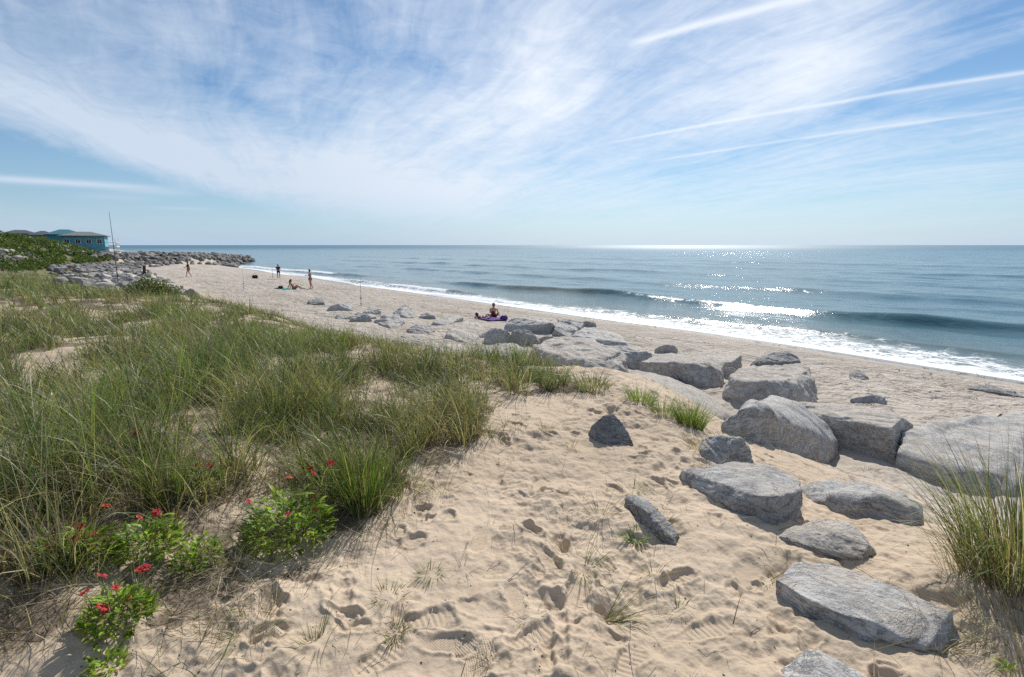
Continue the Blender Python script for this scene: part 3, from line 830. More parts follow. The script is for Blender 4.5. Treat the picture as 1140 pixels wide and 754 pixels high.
rock([(1092, 466, .15), (1112, 460, .3), (1150, 459, .35), (1200, 462, .3)], 'dark ridge of rock behind the huge right-edge boulder', ROCK_DARK, .06)

# far revetment and groin: a handful of shapes copied with new poses
def proto_rock(seed):
    rs = random.Random(seed)
    bm = bmesh.new()
    sx, sy, sz = rs.uniform(.8, 1.2), rs.uniform(.55, .9), rs.uniform(.45, .75)
    for i in range(14):
        v = Vector((rs.gauss(0, 1), rs.gauss(0, 1), rs.gauss(0, 1))).normalized()
        m_ = max(abs(v.x), abs(v.y), abs(v.z)); v = v / (m_ ** .6)
        bm.verts.new((v.x * sx * .6, v.y * sy * .6, v.z * sz * .6))
    return rough_rock(bm, 1.2, seed, 22, .05, 0, 14)
protos = [proto_rock(100 + i) for i in range(8)]
for p in protos: p.materials.append(ROCK_FAR)

def scatter_rocks():
    rs = random.Random(9)
    out = []
    # groin body
    for i in range(1500):
        k = rs.random()
        if k < .42: a, b = GROIN[0], GROIN[1]; wd = 8.0
        else: a, b = GROIN[1], GROIN[2]; wd = 6.0
        s = rs.random()
        x = a[0] + (b[0] - a[0]) * s + rs.gauss(0, 1) * wd * .55; y = a[1] + (b[1] - a[1]) * s + rs.gauss(0, 1) * wd * .55
        z = ground(x, y)
        q, t = QT(x, y)
        if z < -.6 or (z < 1.9 and q < 27 and rs.random() < .75): continue
        out.append((x, y, z, rs.uniform(.7, 1.7)))
    ng = len(out)
    # revetment between the grass and the far groin, along the dune foot
    for i in range(1700):
        t = rs.uniform(34, 122); q = float(brow(t)) + 1.2 + rs.gauss(0, 1) * np.interp(t, [34, 60, 120], [1.0, 2.4, 5.5]) - np.interp(t, [34, 90, 120], [0, .5, 5])
        if t < 75 and rs.random() < .45: continue
        x, y = XY(q, t)
        if q > np.interp(t, [34, 100, 122], [5, 7, 16]) or q < np.interp(t, [34, 80, 105, 122], [-3, -3, 1.5, 5]): continue
        out.append((x, y, ground(x, y), rs.uniform(.4, 1.15)))
    # pale rocks landward at the left
    for i in range(70):
        px, py = rs.uniform(-60, 36), rs.uniform(284, 294)
        p = hit(px, py)
        if p is None or p[1] > 90: continue
        out.append((p[0], p[1], p[2] + .25, rs.uniform(.7, 1.3)))
    return out
pts = scatter_rocks()
pts.sort(key=lambda p: -p[3] / math.hypot(p[0], p[1]))
inv = lambda p: 569.5 + 570 * p[0] / (p[1] * cp)
vis = [p for p in pts if -30 < inv(p) < 1150]
ind = vis[:255]; rest = vis[255:]
print('far rocks', len(vis), len(ind))
rs = random.Random(4)
def mat_of(p):
    return Matrix.LocRotScale(Vector((p[0], p[1], p[2] + .12 * p[3])), Matrix.Rotation(rs.uniform(0, 6.28), 3, 'Z').to_quaternion() @ Matrix.Rotation(rs.uniform(-.5, .5), 3, 'X').to_quaternion(), Vector([p[3] * rs.uniform(.85, 1.15) for _ in range(3)]))
for i, p in enumerate(ind):
    q, t = QT(p[0], p[1])
    if q < -6 and t < 75: lb, gr = 'pale grey boulder in the pile landward of the grass', 'pale boulders at the far left'
    elif q > 14 or t > 116: lb, gr = 'granite boulder piled in the far groin reaching the water', 'boulders of the far groin'
    else: lb, gr = 'granite boulder in the distant rock bank between grass and beach', 'boulders of the distant rock bank'
    o = bpy.data.objects.new('boulder', protos[i % 8]); C.objects.link(o); o.matrix_world = mat_of(p)
    tag(o, lb, 'boulder', gr)
Vs, Fs, off = [], [], 0
pd = []
for me in protos:
    me.calc_loop_triangles()
    co = np.empty(len(me.vertices) * 3, np.float32); me.vertices.foreach_get('co', co)
    tr = np.empty(len(me.loop_triangles) * 3, np.int32); me.loop_triangles.foreach_get('vertices', tr)
    pd.append((co.reshape(-1, 3), tr.reshape(-1, 3)))
for i, p in enumerate(rest):
    co, tr = pd[i % 8]; M = np.array(mat_of(p))
    Vs.append(co @ M[:3, :3].T + M[:3, 3]); Fs.append(tr + off); off += len(co)
if Vs:
    me = mesh_np('boulder_heap', np.concatenate(Vs), np.concatenate(Fs), smooth=True); me.materials.append(ROCK_FAR)
    link('boulder_heap', me, kind='stuff', label='mass of small far granite boulders filling the distant rock bank and groin', cat='boulders')

# ------------------------------------------------------------------ tufts and sprigs
tuft(1140, 645, 800, .74, .24, 'large thick tuft of green dune grass at the right edge', lean=.28, curl=1.05, wid=.0048, dry=.42)
tuft(1085, 645, 120, .38, .12, 'thin reddish stemmed tuft on the left side of the large right-edge tuft', pal=np.array([(.16, .16, .07), (.24, .15, .08), (.2, .19, .1)]), lean=.35, curl=.7, wid=.003, dry=.5)
tuft(1150, 715, 260, .34, .22, 'straggling dry grass at the lower right corner', pal=STRAW, lean=.7, curl=.8, wid=.003, dry=.7)
tuft(1045, 715, 40, .26, .05, 'sparse thin sprig beside the lower end of the long pale slab', lean=.6, curl=.5, wid=.0028, dry=.6)
tuft(768, 474, 420, .34, .13, 'bright green grass tuft on the brow above the humped boulder', pal=VIVID, lean=.25, curl=.8, wid=.005, dry=.06)
tuft(712, 446, 240, .24, .15, 'yellow-green grass tuft left of the bright green one', pal=VIVID * 1.15, lean=.35, curl=.8, wid=.005, dry=.1)
tuft(738, 460, 160, .26, .12, 'small arching tuft between the two brow tufts', pal=VIVID, lean=.35, curl=1.0, wid=.0045, dry=.12)
tuft(660, 432, 240, .34, .2, 'silvery arching grass clump hanging over the brow', lean=.35, curl=1.5, wid=.005, dry=.25)
tuft(808, 497, 150, .22, .1, 'dry brown stems above the flat-topped slab', pal=STRAW, lean=.6, curl=.6, wid=.003, dry=.6)
tuft(785, 503, 120, .24, .12, 'dry yellowish stems left of the grey rock at the path edge', pal=STRAW, lean=.55, curl=.6, wid=.003, dry=.5)
tuft(790, 527, 34, .24, .03, 'dark drooping sprig at the left end of the flat-topped slab', lean=.9, curl=.7, wid=.003, dry=.4)
tuft(818, 560, 70, .07, .035, 'tiny grey-green sprig under the front edge of the slab', pal=np.array([(.13, .18, .11), (.2, .24, .16)]), lean=.7, curl=.3, wid=.006, dry=0)
tuft(648, 634, 60, .30, .06, 'sprawling green grass sprig in the middle of the sand', pal=VIVID, lean=1.1, curl=.6, wid=.004, dry=.35)
tuft(675, 684, 46, .30, .03, 'flattened green sprig with blades trailing right, near the bottom', pal=VIVID, lean=1.15, curl=.35, head=-.1, hs=.45, wid=.004, dry=.2)
tuft(755, 681, 30, .15, .03, 'short yellow-green sprig right of the flattened one', pal=VIVID, lean=1.15, curl=.4, wid=.0035, dry=.2)
tuft(728, 645, 26, .2, .02, 'wiry dark sprig below the dark wedge rock', lean=.9, curl=.6, wid=.003, dry=.4)
tuft(668, 578, 44, .25, .06, 'wiry brown and green sprig left of the dark wedge rock', lean=.7, curl=.7, wid=.003, dry=.6)
tuft(705, 546, 46, .2, .05, 'thin green stems at the upper end of the dark wedge rock', pal=VIVID, lean=.8, curl=.6, wid=.003, dry=.35)
tuft(708, 598, 70, .10, .05, 'low leafy green sprig under the dark wedge rock', pal=VIVID * 1.2, lean=.8, curl=.3, wid=.006, dry=.1)
tuft(735, 585, 40, .22, .05, 'brown trailing stems along the lower side of the wedge rock', pal=STRAW, lean=1.1, curl=.4, wid=.003, dry=.6)
tuft(636, 500, 26, .16, .03, 'fine pale sprig left below the pointed dark rock', lean=.6, curl=.5, wid=.0025, dry=.7)
tuft(570, 478, 60, .16, .12, 'scattered thin shoots on the sand left of the pointed rock', lean=.4, curl=.5, wid=.003, dry=.4)
tuft(607, 482, 36, .15, .05, 'short pale shoots on open sand under the brow grass', lean=.5, curl=.5, wid=.0028, dry=.4)
tuft(492, 545, 50, .26, .06, 'thin branching stems drooping over the sand at the grass edge', lean=.9, curl=.5, wid=.003, dry=.6)
tuft(545, 590, 30, .16, .05, 'faint dry stems crossing the middle sand', pal=STRAW, lean=1.2, curl=.3, wid=.0025, dry=.9)
tuft(478, 640, 60, .08, .05, 'small green weed on sand near the grass shadow', pal=VIVID, lean=.9, curl=.3, wid=.005, dry=.2)
tuft(432, 664, 80, .09, .06, 'low weed patch at the edge of the long grass shadow', pal=VIVID, lean=.9, curl=.3, wid=.004, dry=.3)
tuft(440, 702, 70, .09, .05, 'brownish green weed in the lower left sand', pal=VIVID, lean=.9, curl=.3, wid=.004, dry=.5)
tuft(515, 636, 24, .12, .03, 'tiny wiry sprig in mid sand', lean=1.0, curl=.5, wid=.003, dry=.4)
tuft(590, 692, 20, .14, .04, 'sparse dark sprig beside a ridged shoe print', lean=1.0, curl=.5, wid=.003, dry=.5)
tuft(350, 716, 50, .16, .06, 'thin green blades below the long grass shadow', lean=.7, curl=.6, wid=.003, dry=.4)
tuft(275, 700, 80, .2, .1, 'thin grass sprig at the foot of the shaded bank', lean=.7, curl=.6, wid=.003, dry=.5)
tuft(545, 735, 20, .12, .03, 'tiny sprig beside the diamond-tread shoe print', lean=1.0, curl=.5, wid=.003, dry=.4)
tuft(965, 524, 70, .22, .14, 'low yellow-green grass strip on sand before the huge boulder', pal=VIVID, lean=.9, curl=.6, wid=.0035, dry=.4)
tuft(870, 640, 24, .14, .02, 'short bent straw sprig at the top end of the long pale slab', pal=STRAW, lean=.7, curl=.3, wid=.0035, dry=.5)
tuft(865, 655, 40, .05, .05, 'tiny green leaves along the left side of the long slab', pal=VIVID, lean=.8, curl=.2, wid=.009, dry=0)
tuft(950, 700, 60, .05, .07, 'tiny green leaves under the lower edge of the long slab', pal=VIVID, lean=.8, curl=.2, wid=.010, dry=0)
tuft(405, 570, 240, .52, .09, 'upright bright green blades beside the red-flowered plant', pal=VIVID, lean=.12, curl=.35, wid=.006, dry=.1)
tuft(330, 602, 26, .52, .03, 'long pale blades arching left over the red-flowered plant', pal=np.array([(.22, .25, .15), (.18, .22, .12)]), lean=.9, curl=.9, head=math.pi * .98, hs=.3, wid=.006, dry=0)
tuft(190, 560, 220, .5, .10, 'tall upright green tuft behind the leafy plants at left', pal=VIVID, lean=.15, curl=.5, wid=.005, dry=.1)
tuft(20, 555, 160, .4, .12, 'bright green tuft at the left edge', pal=VIVID, lean=.25, curl=.7, wid=.005, dry=.1)
tuft(92, 640, 60, .34, .09, 'wiry half-dead grass growing through the leafy plants near the left edge', lean=.4, curl=.9, wid=.004, dry=.5)
tuft(150, 668, 34, .26, .08, 'a few curved blades rising from the bright cushion plant', lean=.5, curl=1.0, wid=.004, dry=.3)
tuft(262, 625, 60, .30, .10, 'thin dry tuft between the small leafy plant and the big flowering plant', lean=.5, curl=.9, wid=.0035, dry=.6)
tuft(40, 690, 90, .28, .16, 'sparse dead grass on the shaded bank at the lower left edge', pal=STRAW, lean=.7, curl=.8, wid=.003, dry=.7)
tuft(235, 680, 70, .24, .14, 'straggly dead stems below the small leafy plant', pal=STRAW, lean=.8, curl=.7, wid=.003, dry=.8)
tuft(448, 545, 110, .34, .12, 'dark drooping blades at the sandy edge right of the bright upright blades', lean=.7, curl=.9, wid=.004, dry=.45)
tuft(505, 470, 130, .30, .16, 'ragged grass tuft at the edge of the sand, half way up the path', lean=.5, curl=.9, wid=.004, dry=.35)
tuft(225, 742, 12, .34, .12, 'a few long loose blades over the sand at lower left', lean=.5, curl=.7, wid=.004, dry=0)

# ------------------------------------------------------------------ leafy flowering plants
def leaves_mesh(n, rad, hgt, size, pal, seed):
    rg = np.random.default_rng(seed)
    Vs, Fs, Cs, off = [], [], [], 0
    S = 4
    for i in range(n):
        a = rg.uniform(0, 6.28); rr = rad * math.sqrt(rg.random())
        bx, by = rr * math.cos(a), rr * math.sin(a)
        bz = hgt * (1 - (rr / rad) ** 2 * .6) * rg.uniform(.05, 1.15) * (.75 + .5 * math.sin(a * 3 + seed) ** 2)
        hd = a + rg.normal(0, .7); el = rg.uniform(.4, 1.45); L = size * rg.uniform(.3, .95); wd = L * rg.uniform(.10, .16)
        d = np.array([math.cos(hd), math.sin(hd)]); sd = np.array([-d[1], d[0]])
        P = []
        x = z = 0
        for k in range(S + 1):
            s = k / S; w = wd * (math.sin(math.pi * min(1, s * .9 + .1)) ** .8) * (1 + .25 * (k % 2))
            e = el - s * 1.0
            if k: x += math.cos(e) * L / S; z += math.sin(e) * L / S
            for sg in (-1, 1):
                P.append((bx + d[0] * x + sd[0] * w * sg, by + d[1] * x + sd[1] * w * sg, bz + z + .12 * w))
            P.append((bx + d[0] * x, by + d[1] * x, bz + z - .1 * w))
        c = pal[rg.integers(len(pal))] * rg.normal(1, .15)
        for k in range(S):
            b = off + k * 3
            Fs += [(b, b + 2, b + 5, b + 3), (b + 2, b + 1, b + 4, b + 5)]
        Vs += P; Cs += [c] * len(P); off += len(P)
    return mesh_np('foliage', np.array(Vs), np.array(Fs), dict(col=np.clip(np.array(Cs), .01, 1)), smooth=True)

LP = np.array([(.20, .32, .025), (.27, .40, .04), (.14, .23, .02), (.34, .42, .06), (.09, .15, .02), (.24, .22, .08)])
PETAL = simple('red_petal', (.34, .012, .016), .7, .4, 60)
PETALTIP = simple('petal_tip', (.75, .25, .03), .6, .3, 60)
DISC = simple('flower_disc', (.16, .035, .025), .9, .4, 90)
STEM = simple('flower_stem', (.12, .16, .05), .6)

def flower_mesh(seed):
    rs = random.Random(seed)
    bm = bmesh.new(); n = 11
    for i in range(n):
        a = 2 * math.pi * i / n + rs.uniform(-.1, .1); dr = rs.uniform(-.3, .25); L = rs.uniform(.024, .030)
        d = Vector((math.cos(a), math.sin(a), 0)); s = Vector((-d.y, d.x, 0))
        prof = [(.25, .0025), (.6, .0065), (.88, .0085)]
        rows = []
        for (u, w) in prof:
            c = d * (L * u) + Vector((0, 0, L * u * dr * u + .002))
            rows.append((bm.verts.new(c - s * w), bm.verts.new(c + Vector((0, 0, .0012))), bm.verts.new(c + s * w)))
        tips = [bm.verts.new(d * L * .99 + s * k * .006 + Vector((0, 0, L * dr))) for k in (-1, 0, 1)]
        rows.append(tuple(tips))
        for r0, r1 in zip(rows, rows[1:]):
            for k in range(2):
                f = bm.faces.new((r0[k], r0[k + 1], r1[k + 1], r1[k])); f.material_index = 1 if r1 is rows[-1] and seed % 2 == 0 and i % 3 else 0
    me = bpy.data.meshes.new('petals'); bm.to_mesh(me); bm.free()
    me.materials.append(PETAL); me.materials.append(PETALTIP)
    bm = bmesh.new(); bmesh.ops.create_icosphere(bm, subdivisions=2, radius=.009)
    for v in bm.verts: v.co.z = max(v.co.z, -.002) * .8 + rs.uniform(0, .0015)
    dm = bpy.data.meshes.new('flower_centre'); bm.to_mesh(dm); bm.free(); dm.materials.append(DISC)
    return me, dm
FL = [flower_mesh(i) for i in range(4)]

def flower_plant(px, py, rad, hgt, n, size, flowers, label, seed, name='flowering_plant'):
    p = hit(px, py)
    root = empty(name, tuple(p), label=label, cat='flowering plant' if flowers else 'leafy plant')
    me = leaves_mesh(int(n * 2.3), rad * 1.12, hgt, size, LP, seed); me.materials.append(LEAF)
    link('foliage', me, parent=root)
    rs = random.Random(seed)
    for (fx, fy) in flowers:
        # the head stands on the ray at a height a little over the foliage, near the plant's distance
        d = ray(fx, fy); k = np.hypot(p[0], p[1]) / math.hypot(d[0], d[1])
        k *= rs.uniform(.96, 1.02)
        h = np.array([0, 0, CAMZ]) + d * k - p
        h[2] = max(h[2], .05)
        bm = bmesh.new()
        b = (h[0] * .45, h[1] * .45, 0)
        tube(bm, [b, ((b[0] + h[0]) / 2 + rs.uniform(-.01, .01), (b[1] + h[1]) / 2, h[2] * .55), (h[0], h[1], h[2] - .002)], [.0022, .0018, .0016], 5)
        bm_obj('stem', bm, STEM, root, True)
        pm, dm = FL[rs.randrange(4)]
        o = link('flower_head', pm, parent=root, loc=tuple(h))
        o.rotation_euler = (rs.uniform(.1, .9), rs.uniform(-.5, .5), rs.uniform(0, 6)); sc = rs.uniform(.55, .85); o.scale = (sc,) * 3
        link('flower_centre', dm, parent=o)
    return root
flower_plant(322, 600, .20, .24, 380, .075, [(322, 532), (345, 522), (349, 527), (351, 553), (352, 567), (293, 595), (277, 558), (368, 515), (320, 572)], 'big bright green plant with red flowers under the upright blades', 1)
flower_plant(133, 695, .11, .12, 230, .06, [(157, 634), (162, 632), (129, 654), (143, 667), (114, 676), (118, 681), (94, 660), (113, 641)], 'bright green cushion with red flowers on the sand at lower left', 2)
flower_plant(62, 628, .11, .12, 150, .065, [(57, 609), (33, 601), (30, 616)], 'dark leaved plant with one dark red daisy flower near the left edge', 3)
flower_plant(100, 618, .12, .12, 170, .065, [(90, 587), (118, 563), (82, 585), (104, 594), (85, 599)], 'leafy plant with faded red flowers left of the unflowered one', 4)
flower_plant(168, 615, .13, .15, 200, .07, [(155, 576), (174, 571)], 'dense leafy green plant with two withered flower heads', 5)
flower_plant(222, 627, .085, .13, 90, .065, [], 'small yellow-green leafy plant without flowers on the bare bank', 6, 'leafy_plant')
flower_plant(222, 545, .13, .15, 150, .065, [(203, 532), (206, 521), (219, 518), (226, 519), (233, 517), (235, 520)], 'leafy plant with a row of orange-red flowers beside the sandy gap', 7)
flower_plant(160, 520, .10, .10, 60, .06, [(152, 481), (155, 484), (180, 483), (148, 501)], 'red flowers rising from the tall grass at left', 8)
flower_plant(38, 442, .16, .10, 50, .06, [(28, 444), (38, 443)], 'far small red flowers at the edge of the sandy hollow', 9)
flower_plant(118, 745, .06, .05, 50, .05, [], 'small low leafy sprig at the bottom left edge', 10, 'leafy_plant')
flower_plant(178, 622, .025, .03, 14, .05, [], 'tiny pair of round leaves below the withered flower heads', 11, 'leafy_plant')
flower_plant(1118, 745, .02, .01, 7, .05, [], 'single bright round leaf at the lower right corner', 12, 'leafy_plant')
flower_plant(455, 470, .14, .12, 140, .06, [], 'yellow-green weed inside the right end of the grass', 13, 'leafy_plant')

# ------------------------------------------------------------------ shrubs far left
def leaf_cloud(name, cx, cy, cz, n, size, fn, pal, seed):
    rg = np.random.default_rng(seed)
    P = fn(rg, n)
    n = len(P)
    A = rg.normal(0, 1, (n, 3)); A /= np.linalg.norm(A, axis=1)[:, None]
    B = rg.normal(0, 1, (n, 3)); B -= (B * A).sum(1)[:, None] * A; B /= np.linalg.norm(B, axis=1)[:, None]
    s = size * rg.uniform(.5, 1.3, n)[:, None]
    V = np.stack([P - A * s, P + B * s * .5, P + A * s, P - B * s * .5], 1).reshape(-1, 3)
    Fq = np.arange(n * 4).reshape(-1, 4)
    return V, Fq, rg
def bush_points(rg, n, rx, ry, rz):
    d = rg.normal(0, 1, (n, 3)); d /= np.linalg.norm(d, axis=1)[:, None]
    d[:, 2] = np.abs(d[:, 2])
    rr = rg.uniform(.55, 1.05, n) + .22 * pn3(d * 2.3 + rx, 5)
    return d * rr[:, None] * np.array([rx, ry, rz])
SP = np.array([(.045, .075, .022), (.065, .10, .03), (.10, .15, .035), (.035, .055, .02)])
SP2 = np.array([(.065, .095, .025), (.095, .12, .035), (.05, .075, .022)])
def shrub(x, y, rx, rz, n, size, pal, label, group, seed, name='shrub'):
    rg = np.random.default_rng(seed)
    z = ground(x, y) - .15
    root = empty(name, (x, y, z), label=label, cat='shrub', group=group)
    V, Fq, rg = leaf_cloud('crown', 0, 0, 0, n, size, lambda g, k: bush_points(g, k, rx, rx * .9, rz), pal, seed)
    c = np.repeat(pal[rg.integers(0, len(pal), len(V) // 4)] * rg.normal(1, .2, (len(V) // 4, 1)), 4, 0)
    me = mesh_np('crown', V, Fq, dict(col=np.clip(c, .005, 1))); me.materials.append(LEAF)
    link('crown', me, parent=root)
    bm = bmesh.new(); rs = random.Random(seed)
    for k in range(5):
        a = rs.uniform(0, 6.28)
        tube(bm, [(0, 0, 0), (math.cos(a) * rx * .3, math.sin(a) * rx * .3, rz * .4), (math.cos(a) * rx * .6, math.sin(a) * rx * .6, rz * .75)], [.06 * rz, .04 * rz, .015 * rz], 5)
    bm_obj('trunk', bm, simple('shrub_bark', (.12, .09, .065)), root)
    return root
# rows of individual shrubs over the hill
rs = random.Random(21)
cnt = 0
hill = []
for i in range(6000):
    t = rs.uniform(62, 190); q = rs.uniform(-45, 8)
    x, y = XY(q, t)
    if y < 25: continue
    px = inv((x, y))
    if px < -60 or px > 118: continue
    if T(np.array([x]), np.array([y]))[0] > 0 and q > np.interp(t, [62, 80, 100, 115, 135], [-6, -3.5, -.5, 3, 7.5]): continue
    if any((x - a) ** 2 + (y - b) ** 2 < 2.3 ** 2 for a, b in hill): continue
    hill.append((x, y))
hill.sort(key=lambda p: math.hypot(*p))
hill = hill[:280]; print('shrubs', len(hill))
for i, (x, y) in enumerate(hill):
    d = math.hypot(x, y)
    q, t = QT(x, y)
    br = rs.random() < np.interp(q, [-14, -2], [.15, .85])
    s = rs.uniform(1.3, 2.1)
    shrub(x, y, s, s * rs.uniform(.5, .75) , 700 if d < 90 else 450, .13 if d < 90 else .17, SP2 if br else SP,
          'light green rounded shrub of the thicket below the blue house' if br else 'dark green shrub of the thicket on the left hillside', 'light green thicket shrubs' if br else 'dark green thicket shrubs', 500 + i)
p = hit(168, 329)
shrub(p[0], p[1], .85, .8, 3000, .05, np.array([(.07, .10, .035), (.10, .13, .05), (.12, .12, .06)]), 'dark rounded bush at the seaward edge of the dune grass', None, 900)

# ------------------------------------------------------------------ houses
def wall_mat(name, col):
    m, nt, out = new_mat(name)
    tc = nt.node('ShaderNodeTexCoord').outputs['Object']
    wv = nt.node('ShaderNodeTexWave'); wv.bands_direction = 'Z'; nt.l.new(tc, wv.inputs[0]); wv.inputs['Scale'].default_value = 1.6
    c = nt.mix(nt.mr(nt.noise(tc, 1.5, 4), .3, .7), tuple(x * .85 for x in col), tuple(x * 1.1 for x in col))
    pbsdf(nt, out, c, .7, .3, nt.bump(wv.outputs[1], .4, .02))
    return m
TEAL = wall_mat('teal_siding', (.12, .34, .42)); TEAL2 = wall_mat('deep_teal_siding', (.07, .22, .28)); GREYW = wall_mat('grey_siding', (.30, .30, .29))
SHING = simple('grey_shingle', (.17, .18, .175), .9, .25, 3); SHD = simple('dark_shingle', (.085, .10, .11), .9, .25, 3)
WHITE = simple('white_trim', (.75, .75, .73), .6, .06); PANE = simple('window_glass', (.03, .04, .05), .12, .2, spec=.6)

def house(x, y, rz, L, D, z0, eave, ridge, wall, roofm, label, windows=4, deck=True, stack=True):
    zb = ground(x, y) - .5
    r = empty('house', (x, y, zb), rz, label=label, cat='house')
    e, g = eave - zb, ridge - zb
    bm = bmesh.new(); add_box(bm, -L / 2, -D / 2, 0, L / 2, D / 2, e); bm_obj('wall', bm, wall, r)
    o = .7; bm = bmesh.new()
    a = [bm.verts.new(p) for p in ((-L / 2 - o, -D / 2 - o, e + .003), (L / 2 + o, -D / 2 - o, e + .003), (L / 2 + o, D / 2 + o, e + .003), (-L / 2 - o, D / 2 + o, e + .003))]
    b = [bm.verts.new(v.co + Vector((0, 0, .22))) for v in a]
    t0 = bm.verts.new((-L / 2 + D * .42, 0, g)); t1 = bm.verts.new((L / 2 - D * .42, 0, g))
    bm.faces.new(a[::-1])
    for i in range(4): bm.faces.new((a[i], a[(i + 1) % 4], b[(i + 1) % 4], b[i]))
    bm.faces.new((b[0], b[1], t1, t0)); bm.faces.new((b[1], b[2], t1)); bm.faces.new((b[2], b[3], t0, t1)); bm.faces.new((b[3], b[0], t0))
    rf = bm_obj('roof', bm, roofm, r)
    rows = [3.0] if e < 5.6 else [2.9, 5.5]
    for zr in rows:
        if zr + 1.3 > e: continue
        for i in range(windows):
            xx = -L / 2 + L * (i + .5) / windows
            bm = bmesh.new()
            for (x0, x1, z0_, z1) in ((-.6, .6, -.08, 0), (-.6, .6, 1.2, 1.28), (-.6, -.5, 0, 1.2), (.5, .6, 0, 1.2), (-.03, .03, 0, 1.2)):
                add_box(bm, xx + x0, -D / 2 - .06, zr + z0_, xx + x1, -D / 2 + .02, zr + z1)
            w = bm_obj('window', bm, WHITE, r)
            bm = bmesh.new(); add_box(bm, xx - .5, -D / 2 - .02, zr, xx + .5, -D / 2 + .01, zr + 1.2); bm_obj('pane', bm, PANE, w)
    if deck:
        bm = bmesh.new()
        for zf in ([2.0] if len(rows) == 1 else [2.0, 4.7]):
            add_box(bm, L / 2 + .003, -D / 2, zf, L / 2 + 2.6, D / 2, zf + .2)
            for k in range(9):
                yy = -D / 2 + D * k / 8
                add_box(bm, L / 2 + 2.5, yy - .05, zf + .2, L / 2 + 2.6, yy + .05, zf + 1.2)
            add_box(bm, L / 2 + 2.48, -D / 2, zf + 1.2, L / 2 + 2.62, D / 2, zf + 1.3)
            for yy in (-D / 2 + .05, D / 2 - .05):
                add_box(bm, L / 2 + .003, yy - .05, zf + 1.2 + .003, L / 2 + 2.47, yy + .05, zf + 1.3)
                add_box(bm, L / 2 + 2.35, yy - .09, 0, L / 2 + 2.47, yy + .09, min(e, zf + 2.6))
        bm_obj('deck', bm, WHITE, r)
    return r
D1 = 150.
def hx(px, D): return (px - 570) / F * D * cp
def hz(py, D): return CAMZ + (273 - py) / F * D / cp * 1.0
house(hx(96, 150), 150, R(32), 9.5, 8, 0, hz(264, 150), hz(258.5, 146), TEAL, SHING, 'bright teal house with grey hip roof and white decks above the thicket')
house(hx(74, 172), 172, R(42), 9, 8, 0, hz(262.5, 172), hz(256.5, 172), TEAL2, simple('teal_roof', (.04, .15, .19), .8, .2, 3), 'dark teal house with teal roof just behind the bright teal one', deck=False)
house(hx(50, 190), 190, R(38), 7, 7, 0, hz(263, 190), hz(258, 190), GREYW, SHD, 'grey house roof showing over the thicket left of the teal houses', deck=False)
house(hx(25, 200), 200, R(38), 9, 7, 0, hz(261.5, 200), hz(257, 200), GREYW, SHD, 'leftmost dark-roofed house mostly hidden by the thicket', deck=False)

# ------------------------------------------------------------------ poles, rods, post
def tall_pole(name, pa, pb, r0, r1, mat, label, cat, depth=None):
    p = hit(*pa)
    d = ray(*pb); k = np.hypot(p[0], p[1]) / math.hypot(d[0], d[1])
    e = np.array([0, 0, CAMZ]) + d * k
    root = empty(name, tuple(p), label=label, cat=cat)
    v = e - p
    bm = bmesh.new(); tube(bm, [(0, 0, -.3), tuple(v * .5 + np.array([0, .0, 0])), tuple(v)], [r0, (r0 + r1) / 2, r1], 8)
    bm_obj('shaft', bm, mat, root, True)
    return root, v
DKM = simple('dark_pole', (.06, .06, .065), .5); STEELM = simple('grey_pole', (.28, .28, .28), .5)
r_, v = tall_pole('pole', (132, 318), (121.5, 236), .030, .014, DKM, 'very tall thin leaning pole rising above the horizon at left', 'pole')
bm = bmesh.new(); tube(bm, [tuple(v * .35), tuple(v * .36)], .045, 8); bm_obj('collar', bm, STEELM, r_)
def rod(px, py, ptx, pty, label, r=.016):
    rt, v = tall_pole('fishing_rod', (px, py), (ptx, pty), r, r * .3, DKM, label, 'fishing rod')
    bm = bmesh.new(); tube(bm, [tuple(v * -.05 + np.array([0, 0, -.1])), tuple(v * .16)], .035, 8); bm_obj('holder', bm, simple('white_pvc', (.6, .6, .58)), rt)
    bm = bmesh.new(); c = Vector(v) * .27; tube(bm, [c + Vector((-.05, -.03, 0)), c + Vector((.05, -.03, 0))], .045, 10); bm_obj('reel', bm, STEELM, rt)
rod(402, 341, 401, 308, 'upright fishing rod in a holder behind the left boulders', .018)
rod(303.5, 309.5, 303.5, 297, 'faint upright fishing rod left of the angler at the waterline', .02)
rod(271.5, 322, 270, 299, 'thin rod standing in the beach beyond the dark bush', .014)
p = hit(160.5, 308)
root = empty('piling_post', tuple(p), label='short dark leaning wooden post at the edge of the rock bank', cat='post')
bm = bmesh.new(); tube(bm, [(0, 0, -.3), (.08, 0, .5), (.15, 0, 1.15)], [.17, .16, .14], 9); bm_obj('shaft', bm, simple('wet_wood', (.05, .04, .035), .9), root)
bm = bmesh.new(); tube(bm, [(.15, 0, 1.12), (.155, 0, 1.2)], [.16, .15], 9); bm_obj('cap', bm, simple('wet_wood2', (.08, .065, .05), .9), root)

